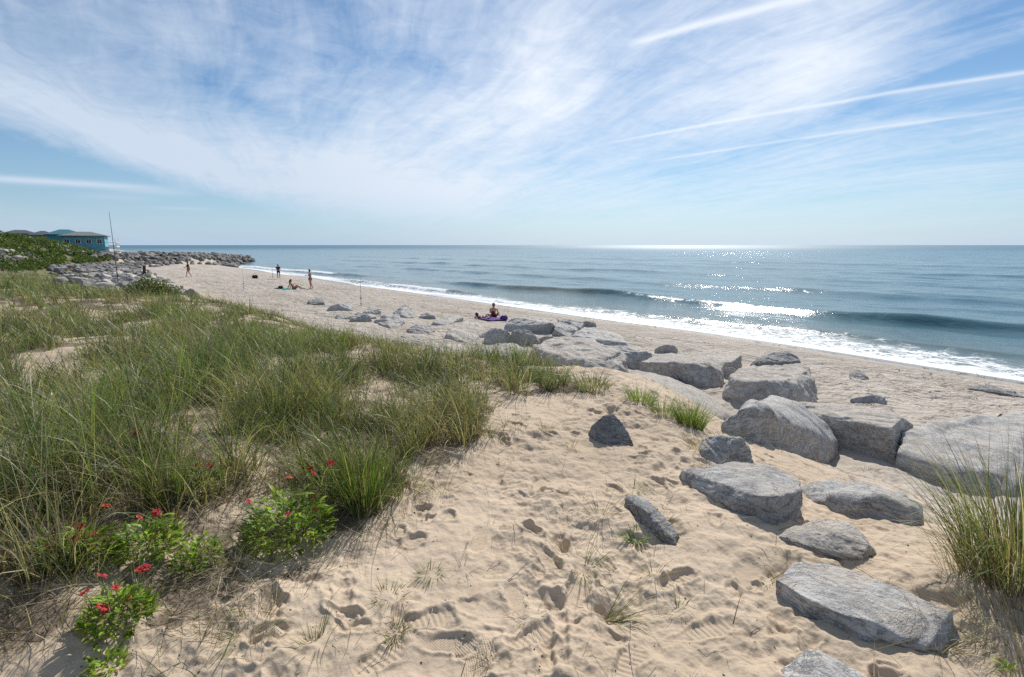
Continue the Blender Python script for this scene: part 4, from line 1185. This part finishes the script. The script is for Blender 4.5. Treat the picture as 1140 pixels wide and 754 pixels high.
# ------------------------------------------------------------------ people
def skin_mesh(J, E, rad, sub=2, root=0):
    me = bpy.data.meshes.new('sk'); me.from_pydata([tuple(j) for j in J], E, [])
    o = bpy.data.objects.new('sk', me); C.objects.link(o)
    bpy.context.view_layer.objects.active = o
    md = o.modifiers.new('s', 'SKIN')
    if not me.skin_vertices:
        bpy.context.view_layer.objects.active = o
    sv = me.skin_vertices[0].data if me.skin_vertices else None
    if sv is None:
        with bpy.context.temp_override(object=o, active_object=o):
            bpy.ops.mesh.customdata_skin_add()
        sv = me.skin_vertices[0].data
    for i, r in enumerate(rad):
        sv[i].radius = (r, r) if not hasattr(r, '__len__') else r
        sv[i].use_root = (i == root)
    md2 = o.modifiers.new('u', 'SUBSURF'); md2.levels = sub; md2.render_levels = sub
    dg = bpy.context.evaluated_depsgraph_get(); dg.update()
    out = bpy.data.meshes.new_from_object(o.evaluated_get(dg))
    bpy.data.objects.remove(o)
    out.materials.clear()
    return out

NAMES = ['pelvis', 'belly', 'chest', 'neck', 'headb', 'headt', 'shL', 'elL', 'wrL', 'hdL', 'shR', 'elR', 'wrR', 'hdR', 'hpL', 'knL', 'anL', 'toL', 'hpR', 'knR', 'anR', 'toR']
EDG = [(0, 1), (1, 2), (2, 3), (3, 4), (4, 5), (2, 6), (6, 7), (7, 8), (8, 9), (2, 10), (10, 11), (11, 12), (12, 13), (0, 14), (14, 15), (15, 16), (16, 17), (0, 18), (18, 19), (19, 20), (20, 21)]
RAD = [.125, .12, .14, .055, .085, .085, .065, .042, .028, .035, .065, .042, .028, .035, .085, .058, .040, .032, .085, .058, .040, .032]
SKINT = simple('skin', (.42, .23, .16), .55, .12, 6)
HAIRD = simple('dark_hair', (.03, .022, .018), .5, .2, 30)
def person(px, py, rz, J, label, garments, hair, hairmat=HAIRD, skin=SKINT, scale=1.0, cap=None, wide=1.0):
    p = hit(px, py)
    root = empty('person', (p[0], p[1], p[2] - .01), rz, label=label, cat='person'); root.scale = (scale,) * 3
    pts = [Vector(J[n]) for n in NAMES]
    rad = [r * (wide if i < 3 else 1) for i, r in enumerate(RAD)]
    me = skin_mesh(pts, EDG, rad)
    bm = bmesh.new(); bm.from_mesh(me)
    # nose, ears, fingers joined to the same body mesh
    hc = (pts[4] + pts[5]) / 2; fw = Vector(J.get('face', (0, -1, 0))).normalized(); sd = fw.cross(Vector((0, 0, 1))).normalized()
    tube(bm, [hc + fw * .085 + Vector((0, 0, .015)), hc + fw * .118 + Vector((0, 0, -.02))], [.008, .014], 6)
    for s in (-1, 1):
        tube(bm, [hc + sd * s * .08 + Vector((0, 0, -.025)), hc + sd * s * .098 + Vector((0, 0, .02))], [.010, .016], 6)
    for (w, h) in ((8, 9), (12, 13)):
        d = (pts[h] - pts[w]).normalized(); s = d.orthogonal().normalized()
        for k in range(4):
            b = pts[h] + s * (k - 1.5) * .02 + d * .01; L = (.065, .078, .072, .055)[k]
            tube(bm, [b, b + d * L * .5, b + d * L * .9 + d.cross(s) * .012], [.010, .009, .006], 5)
        b = pts[w] + (pts[h] - pts[w]) * .35 + s * .03
        tube(bm, [b, b + s * .028 + d * .02, b + s * .034 + d * .052], [.012, .010, .007], 5)
    bm_obj('body', bm, skin, root, True)
    for (gn, mat, idxs, inf) in garments:
        sub = sorted(set(idxs)); mp = {a: i for i, a in enumerate(sub)}
        ed = [(mp[a], mp[b]) for a, b in EDG if a in mp and b in mp]
        gp = [pts[i].copy() for i in sub]
        for i, a in enumerate(sub):     # shorten at free ends
            nb = [e for e in ed if i in e]
            if len(nb) == 1 and a in (7, 11, 15, 19, 6, 10):
                o = [k for k in nb[0] if k != i][0]; gp[i] = gp[i].lerp(gp[o], .35)
        gm = skin_mesh(gp, ed, [rad[a] + inf for a in sub], 2, mp.get(0, mp.get(2, 0)))
        link(gn, gm, mat, root)
    hm = bmesh.new(); bmesh.ops.create_icosphere(hm, subdivisions=3, radius=1)
    for v in hm.verts:
        v.co = Vector((v.co.x * .098, v.co.y * .108, v.co.z * .115))
        if v.co.dot(fw) > .045 and v.co.z < .05: v.co -= fw * .05
        v.co *= 1 + .05 * math.sin(v.co.x * 90 + v.co.z * 60)
        v.co += hc - fw * .012 + Vector((0, 0, .02))
    if hair == 'long':
        tube(hm, [hc - fw * .07 + Vector((0, 0, .04)), hc - fw * .11 + Vector((0, 0, -.12)), hc - fw * .13 + Vector((0, 0, -.32))], [.08, .085, .035], 10)
    if hair != 'none': bm_obj('hair', hm, hairmat, root, True)
    else: hm.free()
    if cap:
        cm = bmesh.new(); bmesh.ops.create_icosphere(cm, subdivisions=3, radius=1)
        for v in cm.verts:
            v.co = Vector((v.co.x * .108, v.co.y * .118, max(v.co.z, -.05) * .11)) + hc + Vector((0, 0, .05))
        tube(cm, [hc + fw * .1 + Vector((0, 0, .055)), hc + fw * .17 + Vector((0, 0, .045))], [.06, .05], 8)
        bm_obj('hat', cm, cap, root, True)
    return root

def stand(**k):
    J = dict(pelvis=(0, 0, .92), belly=(0, .01, 1.10), chest=(0, 0, 1.30), neck=(0, -.01, 1.46), headb=(0, -.03, 1.56), headt=(0, -.03, 1.64),
             shL=(.19, 0, 1.40), elL=(.25, .02, 1.12), wrL=(.24, -.06, .88), hdL=(.24, -.08, .80), shR=(-.19, 0, 1.40), elR=(-.25, .02, 1.12), wrR=(-.24, -.06, .88), hdR=(-.24, -.08, .80),
             hpL=(.10, 0, .86), knL=(.11, -.01, .48), anL=(.11, .03, .08), toL=(.12, -.14, .03), hpR=(-.10, 0, .86), knR=(-.11, -.01, .48), anR=(-.11, .03, .08), toR=(-.12, -.14, .03))
    J.update(k); return J
BIK = simple('dark_bikini', (.06, .03, .035)); NAVY = simple('navy_cloth', (.02, .035, .06)); BLKC = simple('black_cloth', (.02, .02, .022)); MAR = simple('maroon_cloth', (.09, .02, .02)); PINKH = simple('pink_hat', (.62, .36, .33))
# standing woman, holding something in both hands in front of her, seen from the side
person(346, 321.5, R(-60), stand(elL=(.22, -.10, 1.14), wrL=(.10, -.28, 1.16), hdL=(.06, -.36, 1.18), elR=(-.22, -.08, 1.14), wrR=(-.10, -.26, 1.14), hdR=(-.06, -.34, 1.16), knL=(.10, .03, .48), anL=(.10, .16, .08), toL=(.1, 0, .03)),
       'woman in a dark bikini standing on the sand, right of the sitting woman', [('swim_top', BIK, (1, 2), .008), ('swim_bottom', BIK, (0, 14, 18), .008)], 'short')
# sitting woman with long hair leaning back, legs to the right
SIT = dict(pelvis=(0, 0, .13), belly=(-.05, 0, .30), chest=(-.14, 0, .50), neck=(-.18, 0, .66), headb=(-.18, 0, .76), headt=(-.18, 0, .84), shL=(-.15, -.18, .58), elL=(-.32, -.22, .34), wrL=(-.44, -.22, .08), hdL=(-.48, -.22, .04),
           shR=(-.15, .18, .58), elR=(-.3, .22, .34), wrR=(-.4, .2, .08), hdR=(-.45, .2, .04), hpL=(.04, -.1, .13), knL=(.38, -.12, .42), anL=(.66, -.12, .08), toL=(.82, -.12, .05), hpR=(.04, .1, .13), knR=(.44, .12, .28), anR=(.84, .12, .07), toR=(.98, .12, .09), face=(1, 0, 0))
person(327, 322.5, R(0), SIT, 'woman with long dark hair sitting on the sand leaning back on her arms', [('swim_top', BIK, (1, 2), .008), ('swim_bottom', BIK, (0, 14, 18), .008)], 'long')
# angler at the water line
person(310.5, 310.5, R(20), stand(elL=(.22, -.1, 1.15), wrL=(.12, -.26, 1.05), hdL=(.08, -.33, 1.05), elR=(-.22, -.08, 1.15), wrR=(-.14, -.22, 1.05), hdR=(-.1, -.3, 1.05)),
       'man in dark blue shirt and shorts standing at the waterline', [('shirt', NAVY, (0, 1, 2, 6, 7, 10, 11), .015), ('shorts', BLKC, (0, 14, 15, 18, 19), .015)], 'short')
person(210.5, 308.5, R(-50), stand(knL=(.1, -.2, .50), anL=(.1, -.22, .10), toL=(.1, -.38, .06), knR=(-.1, .06, .48), anR=(-.1, .26, .12), toR=(-.1, .16, .03), elL=(.26, .1, 1.14), wrL=(.24, .12, .9), hdL=(.24, .1, .82), elR=(-.24, -.12, 1.16), wrR=(-.2, -.3, 1.05), hdR=(-.18, -.38, 1.05)),
       'person in a black top walking along the beach by the groin', [('shirt', BLKC, (0, 1, 2, 6, 7, 10, 11), .015), ('shorts', BIK, (0, 14, 18), .015)], 'short')
# seated man seen from behind
SITM = dict(pelvis=(0, 0, .12), belly=(0, -.03, .32), chest=(0, -.02, .55), neck=(0, 0, .72), headb=(0, .03, .81), headt=(0, .03, .90), shL=(.21, 0, .62), elL=(.27, .12, .36), wrL=(.2, .3, .34), hdL=(.17, .38, .34), shR=(-.21, 0, .62), elR=(-.27, .12, .36), wrR=(-.2, .3, .34), hdR=(-.17, .38, .34),
            hpL=(.11, .05, .12), knL=(.22, .42, .36), anL=(.16, .72, .08), toL=(.17, .86, .04), hpR=(-.11, .05, .12), knR=(-.22, .42, .36), anR=(-.16, .72, .08), toR=(-.17, .86, .04), face=(0, 1, 0))
PALE = simple('pale_skin', (.50, .29, .22), .55, .1, 6)  # lighter skin tone for the pair on the towel
person(549.5, 354.5, R(-14), SITM, 'broad man in a pink hat sitting on a purple towel facing the sea', [('tank_top', MAR, (0, 1, 2), .018), ('shorts', MAR, (0, 14, 15, 18, 19), .018)], 'short', skin=PALE, cap=PINKH, wide=1.12, scale=.86)
LIE = dict(pelvis=(0, 0, .11), belly=(-.18, 0, .12), chest=(-.36, 0, .16), neck=(-.5, 0, .24), headb=(-.58, 0, .32), headt=(-.62, 0, .39), shL=(-.42, -.18, .20), elL=(-.5, -.28, .05), wrL=(-.3, -.34, .04), hdL=(-.22, -.34, .04), shR=(-.42, .18, .20), elR=(-.5, .28, .05), wrR=(-.3, .34, .04), hdR=(-.22, .34, .04),
           hpL=(.08, -.1, .10), knL=(.42, -.12, .28), anL=(.76, -.12, .07), toL=(.88, -.12, .12), hpR=(.08, .1, .10), knR=(.46, .12, .09), anR=(.86, .12, .06), toR=(.92, .12, .16), face=(.5, 0, .8))
person(537, 355, R(60), LIE, 'dark haired person in black swimwear reclining beside the man on the towel', [('swimsuit', BLKC, (0, 1, 2, 14, 18), .012)], 'short', skin=PALE, scale=.86)

def towel(px, py, L, Wd, rz, col, label, nm):
    p = hit(px, py)
    bm = bmesh.new(); n = 14; g = []
    c, s = math.cos(rz), math.sin(rz)
    for i in range(n + 1):
        for j in range(8):
            u, v_ = (i / n - .5) * L, (j / 7 - .5) * Wd
            x, y = u * c - v_ * s, u * s + v_ * c
            g.append(bm.verts.new((x, y, ground(p[0] + x, p[1] + y) - p[2] + .035 + .02 * math.sin(u * 9 + v_ * 5) + random.uniform(0, .01))))
    for i in range(n):
        for j in range(7):
            bm.faces.new((g[i * 8 + j], g[(i + 1) * 8 + j], g[(i + 1) * 8 + j + 1], g[i * 8 + j + 1]))
    r = bmesh.ops.extrude_face_region(bm, geom=bm.faces[:])
    for e in r['geom']:
        if isinstance(e, bmesh.types.BMVert): e.co.z += .015
    bmesh.ops.recalc_face_normals(bm, faces=bm.faces[:])
    bm_obj('towel', bm, simple(nm, col, .95, .4, 7), None, True, loc=tuple(p), label=label, cat='towel')
towel(548, 356, 1.5, .75, .1, (.11, .06, .24), 'purple patterned towel under the seated man and his companion', 'purple_towel')
towel(318, 322.3, 1.7, .8, .05, (.04, .28, .24), 'green towel left of the sitting long-haired woman', 'green_towel')
def bag(px, py, s, col, label, nm):
    p = hit(px, py)
    root = empty('beach_bag', tuple(p), .4, label=label, cat='bag'); root.scale = (s,) * 3
    bm = bmesh.new(); add_box(bm, -.3, -.17, 0, .3, .17, .34)
    bmesh.ops.bevel(bm, geom=bm.edges[:], offset=.07, segments=3, affect='EDGES')
    for v_ in bm.verts: v_.co.x *= 1 - .25 * v_.co.z; v_.co.z += .03 * math.sin(v_.co.x * 12)
    bm_obj('body', bm, simple(nm, col, .9), root, True)
    bm = bmesh.new(); tube(bm, [(-.15, 0, .32), (-.1, 0, .45), (0, 0, .5), (.1, 0, .45), (.15, 0, .32)], .014, 6); bm_obj('handle', bm, simple(nm, col, .9), root, True)
bag(284, 310, 1.1, (.03, .025, .025), 'small dark bag lying on the beach left of the angler', 'black_bag')
bag(312.5, 321.5, .7, (.05, .045, .05), 'dark bag on the left end of the green towel', 'black_bag')
bag(561, 356.5, .7, (.10, .05, .22), 'small dark purple bag on the sand right of the seated man', 'purple_bag')

# seaweed and driftwood bits along the beach
def wrack():
    rg = np.random.default_rng(77)
    n = 2600
    t = rg.uniform(-14, 75, n); line = rg.random(n)
    q = np.where(line < .35, 24.6 + .5 * rg.normal(0, 1, n) + .7 * pn(t / 4, t * 0, 55), np.where(line < .8, 18.3 + 1.5 * rg.normal(0, 1, n) - .02 * t, rg.uniform(11, 24, n)))
    k = rg.random(n) < sst(pn(t / 2.2, q / 1.5, 56), -.1, .35) + .08
    q, t = q[k], t[k]; n = len(q)
    x, y = XY(q, t)
    z = T(x, y) + .004
    L = rg.uniform(.05, .28, n)
    m = 4
    X = np.repeat(x, m) + rg.normal(0, .05, n * m); Y = np.repeat(y, m) + rg.normal(0, .05, n * m)
    V, Fq, c = ribbons(X, Y, np.repeat(z, m) + rg.uniform(.0, .03, n * m), np.repeat(L, m) * rg.uniform(.4, 1, n * m), rg.uniform(0, 6.28, n * m), rg.uniform(1.1, 1.7, n * m), rg.normal(0, .6, n * m), rg.uniform(.008, .03, n * m),
                       pick(np.array([(.06, .045, .03), (.10, .075, .05), (.04, .035, .028)]), n * m, .2), 3)
    me = mesh_np('seaweed', V, Fq, dict(col=c)); me.materials.append(DRY)
    link('seaweed', me, kind='stuff', label='dark seaweed and drift bits strewn in lines along the beach', cat='seaweed')
wrack()

def flecks():
    rg = np.random.default_rng(5)
    n = 2600
    rr = 1.5 + 8 * rg.random(n) ** 1.1; aa = np.radians(rg.uniform(-38, 50, n))
    x, y = rr * np.sin(aa), rr * np.cos(aa)
    k = (pn(x / .8, y / .8, 61) + rg.normal(0, .25, n)) > .05
    x, y = x[k], y[k]; n = len(x)
    z = T(x, y) + sand_detail(x, y) * .9 + .001
    O = np.array([(1, 0, 0), (-1, 0, 0), (0, 1, 0), (0, -1, 0), (0, 0, 1), (0, 0, -1)], float)
    Fo = np.array([(0, 2, 4), (2, 1, 4), (1, 3, 4), (3, 0, 4), (2, 0, 5), (1, 2, 5), (3, 1, 5), (0, 3, 5)])
    a = rg.uniform(0, 6.28, n); L = rg.uniform(.002, .009, n) ; w_ = L * rg.uniform(.25, .9, n)
    P = O[None] * np.stack([L, w_, w_ * .6], -1)[:, None] + rg.normal(0, .0008, (n, 6, 3))
    X = P[..., 0] * np.cos(a)[:, None] - P[..., 1] * np.sin(a)[:, None]; Y = P[..., 0] * np.sin(a)[:, None] + P[..., 1] * np.cos(a)[:, None]
    V = np.stack([X + x[:, None], Y + y[:, None], P[..., 2] + z[:, None]], -1).reshape(-1, 3)
    F_ = (Fo[None] + (np.arange(n) * 6)[:, None, None]).reshape(-1, 3)
    c = np.repeat(pick(np.array([(.08, .06, .045), (.16, .12, .08), (.05, .04, .03), (.55, .5, .42), (.2, .17, .13)]), n, .2), 6, 0)
    me = mesh_np('sand_debris', V, F_, dict(col=c)); me.materials.append(DRY)
    link('sand_debris', me, kind='stuff', label='tiny bark chips, shell bits and pebbles strewn on the trodden sand', cat='debris')
flecks()

# ------------------------------------------------------------------ light and sky
SUN_AZ, SUN_EL = math.atan(190 / 570 * cp), R(41)
L = bpy.data.lights.new('sun', 'SUN'); L.energy = 4.1; L.angle = R(.53); L.color = (1, .955, .88)
so = bpy.data.objects.new('sun', L); C.objects.link(so)
sd = Vector((math.sin(SUN_AZ) * math.cos(SUN_EL), math.cos(SUN_AZ) * math.cos(SUN_EL), math.sin(SUN_EL)))
so.rotation_euler = sd.to_track_quat('Z', 'Y').to_euler(); so.location = sd * 100

w = bpy.data.worlds.new('World'); scene.world = w; w.use_nodes = True
w.node_tree.nodes.clear(); nt = NT(w.node_tree)
wo = nt.node('ShaderNodeOutputWorld'); bg = nt.node('ShaderNodeBackground'); nt.l.new(bg.outputs[0], wo.inputs[0])
sky = nt.node('ShaderNodeTexSky', sky_type='NISHITA', sun_disc=False, sun_elevation=SUN_EL, sun_rotation=SUN_AZ)
sky.air_density = 1.0; sky.dust_density = .15; sky.ozone_density = 2.2
gen = nt.node('ShaderNodeTexCoord').outputs['Generated']
nrm = nt.node('ShaderNodeVectorMath', operation='NORMALIZE'); nt.l.new(gen, nrm.inputs[0])
sx = nt.node('ShaderNodeSeparateXYZ'); nt.l.new(nrm.outputs[0], sx.inputs[0])
X, Y, Z = sx.outputs
zc = nt.m('ADD', nt.m('MAXIMUM', Z, 0.0), .09)
U = nt.m('DIVIDE', X, zc); V_ = nt.m('DIVIDE', Y, zc)
def plane(px, py):
    d = ray(px, py); z = max(d[2], 0) + .09
    return d[0] / z, d[1] / z
def azel(px, py):
    d = ray(px, py); return math.degrees(math.atan2(d[0], d[1])), math.degrees(math.asin(d[2]))
# streak frame: along / across the drift of the high cloud
A_ = math.atan2(.91, -.42)
al = nt.m('ADD', nt.m('MULTIPLY', U, math.cos(A_)), nt.m('MULTIPLY', V_, math.sin(A_)))
ac = nt.m('ADD', nt.m('MULTIPLY', U, -math.sin(A_)), nt.m('MULTIPLY', V_, math.cos(A_)))
cv = nt.node('ShaderNodeCombineXYZ'); nt.l.new(nt.m('MULTIPLY', al, .55), cv.inputs[0]); nt.l.new(ac, cv.inputs[1])
warp = nt.node('ShaderNodeTexNoise'); nt.l.new(cv.outputs[0], warp.inputs['Vector']); warp.inputs['Scale'].default_value = .9; warp.inputs['Detail'].default_value = 3
wm = nt.node('ShaderNodeVectorMath', operation='MULTIPLY_ADD'); nt.l.new(warp.outputs['Color'], wm.inputs[0]); wm.inputs[1].default_value = (.9, .9, 0); nt.l.new(cv.outputs[0], wm.inputs[2])
n_a = nt.noise(wm.outputs[0], 1.25, 9, .62, .3)
n_b = nt.noise(nt.vscale(wm.outputs[0], .45, 2.4, 1), 2.3, 8, .66, .2)
n_c = nt.noise(nt.vscale(wm.outputs[0], .6, 1.2, 1), .55, 5, .55)
az = nt.m('MULTIPLY', nt.m('ARCTAN2', X, Y), 180 / math.pi); el = nt.m('MULTIPLY', nt.m('ARCSINE', Z), 180 / math.pi)
cov = None
# coverage of the cloud deck over the dome: centre (from sky direction), radii in degrees, tilt, amount
for (px, py, ra, re, tilt, amt) in [
        (330, 185, 17, 3.2, -14, .42), (480, 205, 15, 3.0, -4, .38), (80, 125, 14, 2.6, -22, .40), (605, 80, 5, 6, 30, .30), (560, 140, 9, 4, 25, .26), (620, 20, 10, 5, 0, .05),
        (200, 40, 20, 4.5, -15, .16), (880, 95, 9, 2.2, 12, .32), (840, 60, 14, 4, 15, .16), (930, 20, 7, 5, 40, .22), (1000, 140, 11, 1.6, 12, .12),
        (40, 190, 12, 2.3, -14, -.85), (200, 228, 16, 1.6, -9, -.7), (420, 222, 9, 1.3, -6, .35), (120, 150, 14, 1.6, -22, .3), (280, 60, 7, 1.5, -30, -.10), (760, 140, 8, 3, 10, -.05), (1090, 30, 7, 6, 10, -.3), (1080, 110, 8, 2, 10, -.2), (20, 60, 9, 3, -20, -.16), (285, 118, 6, 1.2, -25, -.2)]:
    a0, e0 = azel(px, py)
    ct, st_ = math.cos(R(tilt)), math.sin(R(tilt))
    da = nt.m('SUBTRACT', az, a0); de = nt.m('SUBTRACT', el, e0)
    u = nt.m('MULTIPLY', nt.m('ADD', nt.m('MULTIPLY', da, ct), nt.m('MULTIPLY', de, st_)), 1 / ra)
    v = nt.m('MULTIPLY', nt.m('SUBTRACT', nt.m('MULTIPLY', de, ct), nt.m('MULTIPLY', da, st_)), 1 / re)
    g = nt.m('EXPONENT', nt.m('MULTIPLY', nt.m('ADD', nt.m('MULTIPLY', u, u), nt.m('MULTIPLY', v, v)), -1.0))
    g = nt.m('MULTIPLY', g, amt)
    cov = g if cov is None else nt.m('ADD', cov, g)
tex = nt.m('ADD', nt.m('MULTIPLY', nt.m('SUBTRACT', n_a, .5), 1.2), nt.m('MULTIPLY', nt.m('SUBTRACT', n_b, .5), 1.1))
tex = nt.m('ADD', tex, nt.m('MULTIPLY', nt.m('SUBTRACT', n_c, .5), .9))
uv = nt.node('ShaderNodeCombineXYZ'); nt.l.new(U, uv.inputs[0]); nt.l.new(V_, uv.inputs[1])
n_d = nt.noise(uv.outputs[0], 5.5, 7, .68, .8)
tex = nt.m('ADD', tex, nt.m('MULTIPLY', nt.m('SUBTRACT', n_d, .5), .75))
den = nt.m('ADD', nt.m('ADD', nt.m('MULTIPLY', tex, .88), .36), nt.m('MULTIPLY', cov, 1.15))
den = nt.mr(den, 0.04, 1.05, 0, .94, False)
den = nt.m('MULTIPLY', nt.m('MAXIMUM', den, 0), nt.mr(el, .5, 6, .25, 1.0))
# contrails and thin bars
def trail(p0, p1, wd, amt, soft=.12, raggedness=.5):
    global den
    a, b = plane(*p0), plane(*p1)
    dx, dy = b[0] - a[0], b[1] - a[1]; Ln = math.hypot(dx, dy); ux, uy = dx / Ln, dy / Ln
    du = nt.m('SUBTRACT', U, a[0]); dv = nt.m('SUBTRACT', V_, a[1])
    s = nt.m('MULTIPLY', nt.m('ADD', nt.m('MULTIPLY', du, ux), nt.m('MULTIPLY', dv, uy)), 1 / Ln)
    d = nt.m('SUBTRACT', nt.m('MULTIPLY', du, uy), nt.m('MULTIPLY', dv, ux))
    d = nt.m('ADD', d, nt.m('MULTIPLY', nt.m('SUBTRACT', n_b, .5), wd * 2.5))
    wloc = nt.m('MULTIPLY', nt.m('ADD', nt.m('MULTIPLY', s, .3), .85), wd)
    g = nt.m('DIVIDE', d, wloc); g = nt.m('EXPONENT', nt.m('MULTIPLY', nt.m('MULTIPLY', g, g), -1.0))
    e = nt.m('MULTIPLY', nt.mr(s, 0, soft * 2), nt.mr(s, 1.25, 1.0))
    rg_ = nt.mr(n_a, .3, .6, 1 - raggedness, 1)
    g = nt.m('MULTIPLY', nt.m('MULTIPLY', g, e), nt.m('MULTIPLY', rg_, amt))
    den = nt.m('ADD', den, nt.m('MULTIPLY', g, nt.m('SUBTRACT', 1.0, den)))
trail((690, 52), (895, -2), .032, .8, .1, .3)
trail((645, 166), (1145, 80), .028, .7, .15, .4)
trail((695, 185), (1145, 120), .03, .6, .15, .6)
trail((860, 158), (1100, 122), .09, .3, .1, .6)
trail((785, 79), (905, 52), .05, .35)
trail((820, 120), (890, 98), .12, .35, .15, .8)
trail((960, 115), (1145, 88), .10, .25, .15, .6)
# low flat bars
for (px, py, ra, re, tilt, amt) in [(60, 203, 7.5, .28, -1, .85), (175, 214, 3.2, .30, -3, .35), (130, 220, 3.0, .25, 0, .22), (200, 232, 2.5, .15, 0, .25), (480, 232, 9, .5, -3, .15), (1000, 195, 14, .8, 0, .08), (100, 245, 20, 1.2, 0, .1)]:
    a0, e0 = azel(px, py)
    da = nt.m('MULTIPLY', nt.m('SUBTRACT', az, a0), 1 / ra); de = nt.m('MULTIPLY', nt.m('ADD', nt.m('SUBTRACT', el, e0), nt.m('MULTIPLY', nt.m('SUBTRACT', n_a, .5), .8 * re)), 1 / re)
    g = nt.m('MULTIPLY', nt.m('EXPONENT', nt.m('MULTIPLY', nt.m('ADD', nt.m('POWER', nt.m('ABSOLUTE', da), 3.0), nt.m('MULTIPLY', de, de)), -1.0)), amt)
    den = nt.m('ADD', den, nt.m('MULTIPLY', g, nt.m('SUBTRACT', 1.0, den)))
den = nt.m('MINIMUM', den, .95)
# cloud brightness rises towards the sun (forward scattering)
dt = nt.node('ShaderNodeVectorMath', operation='DOT_PRODUCT'); nt.l.new(nrm.outputs[0], dt.inputs[0]); dt.inputs[1].default_value = tuple(sd)
fs = nt.mr(dt.outputs['Value'], .55, .97, 0, 1)
cc = nt.mix(fs, (7.1, 8.2, 9.7), (10.6, 11.2, 12.0))
tint = nt.mix(1.0, sky.outputs[0], (.70, .90, 1.03), 'MULTIPLY')
veil = nt.m('MULTIPLY', nt.m('EXPONENT', nt.m('MULTIPLY', nt.m('ABSOLUTE', el), -.20)), .84)
skyc = nt.mix(den, nt.mix(veil, tint, nt.mix(fs, (4.9, 6.5, 8.9), (8.4, 9.5, 11.0))), cc)
nt.l.new(skyc, bg.inputs[0]); bg.inputs[1].default_value = .073

scene.render.engine = 'CYCLES'
scene.cycles.max_bounces = 6; scene.cycles.transparent_max_bounces = 4
scene.cycles.sample_clamp_indirect = 6; scene.cycles.use_denoising = False
scene.cycles.caustics_reflective = False; scene.cycles.caustics_refractive = False
scene.view_settings.view_transform = 'Standard'; scene.view_settings.look = 'None'
scene.view_settings.exposure = 0.3; scene.view_settings.gamma = 1
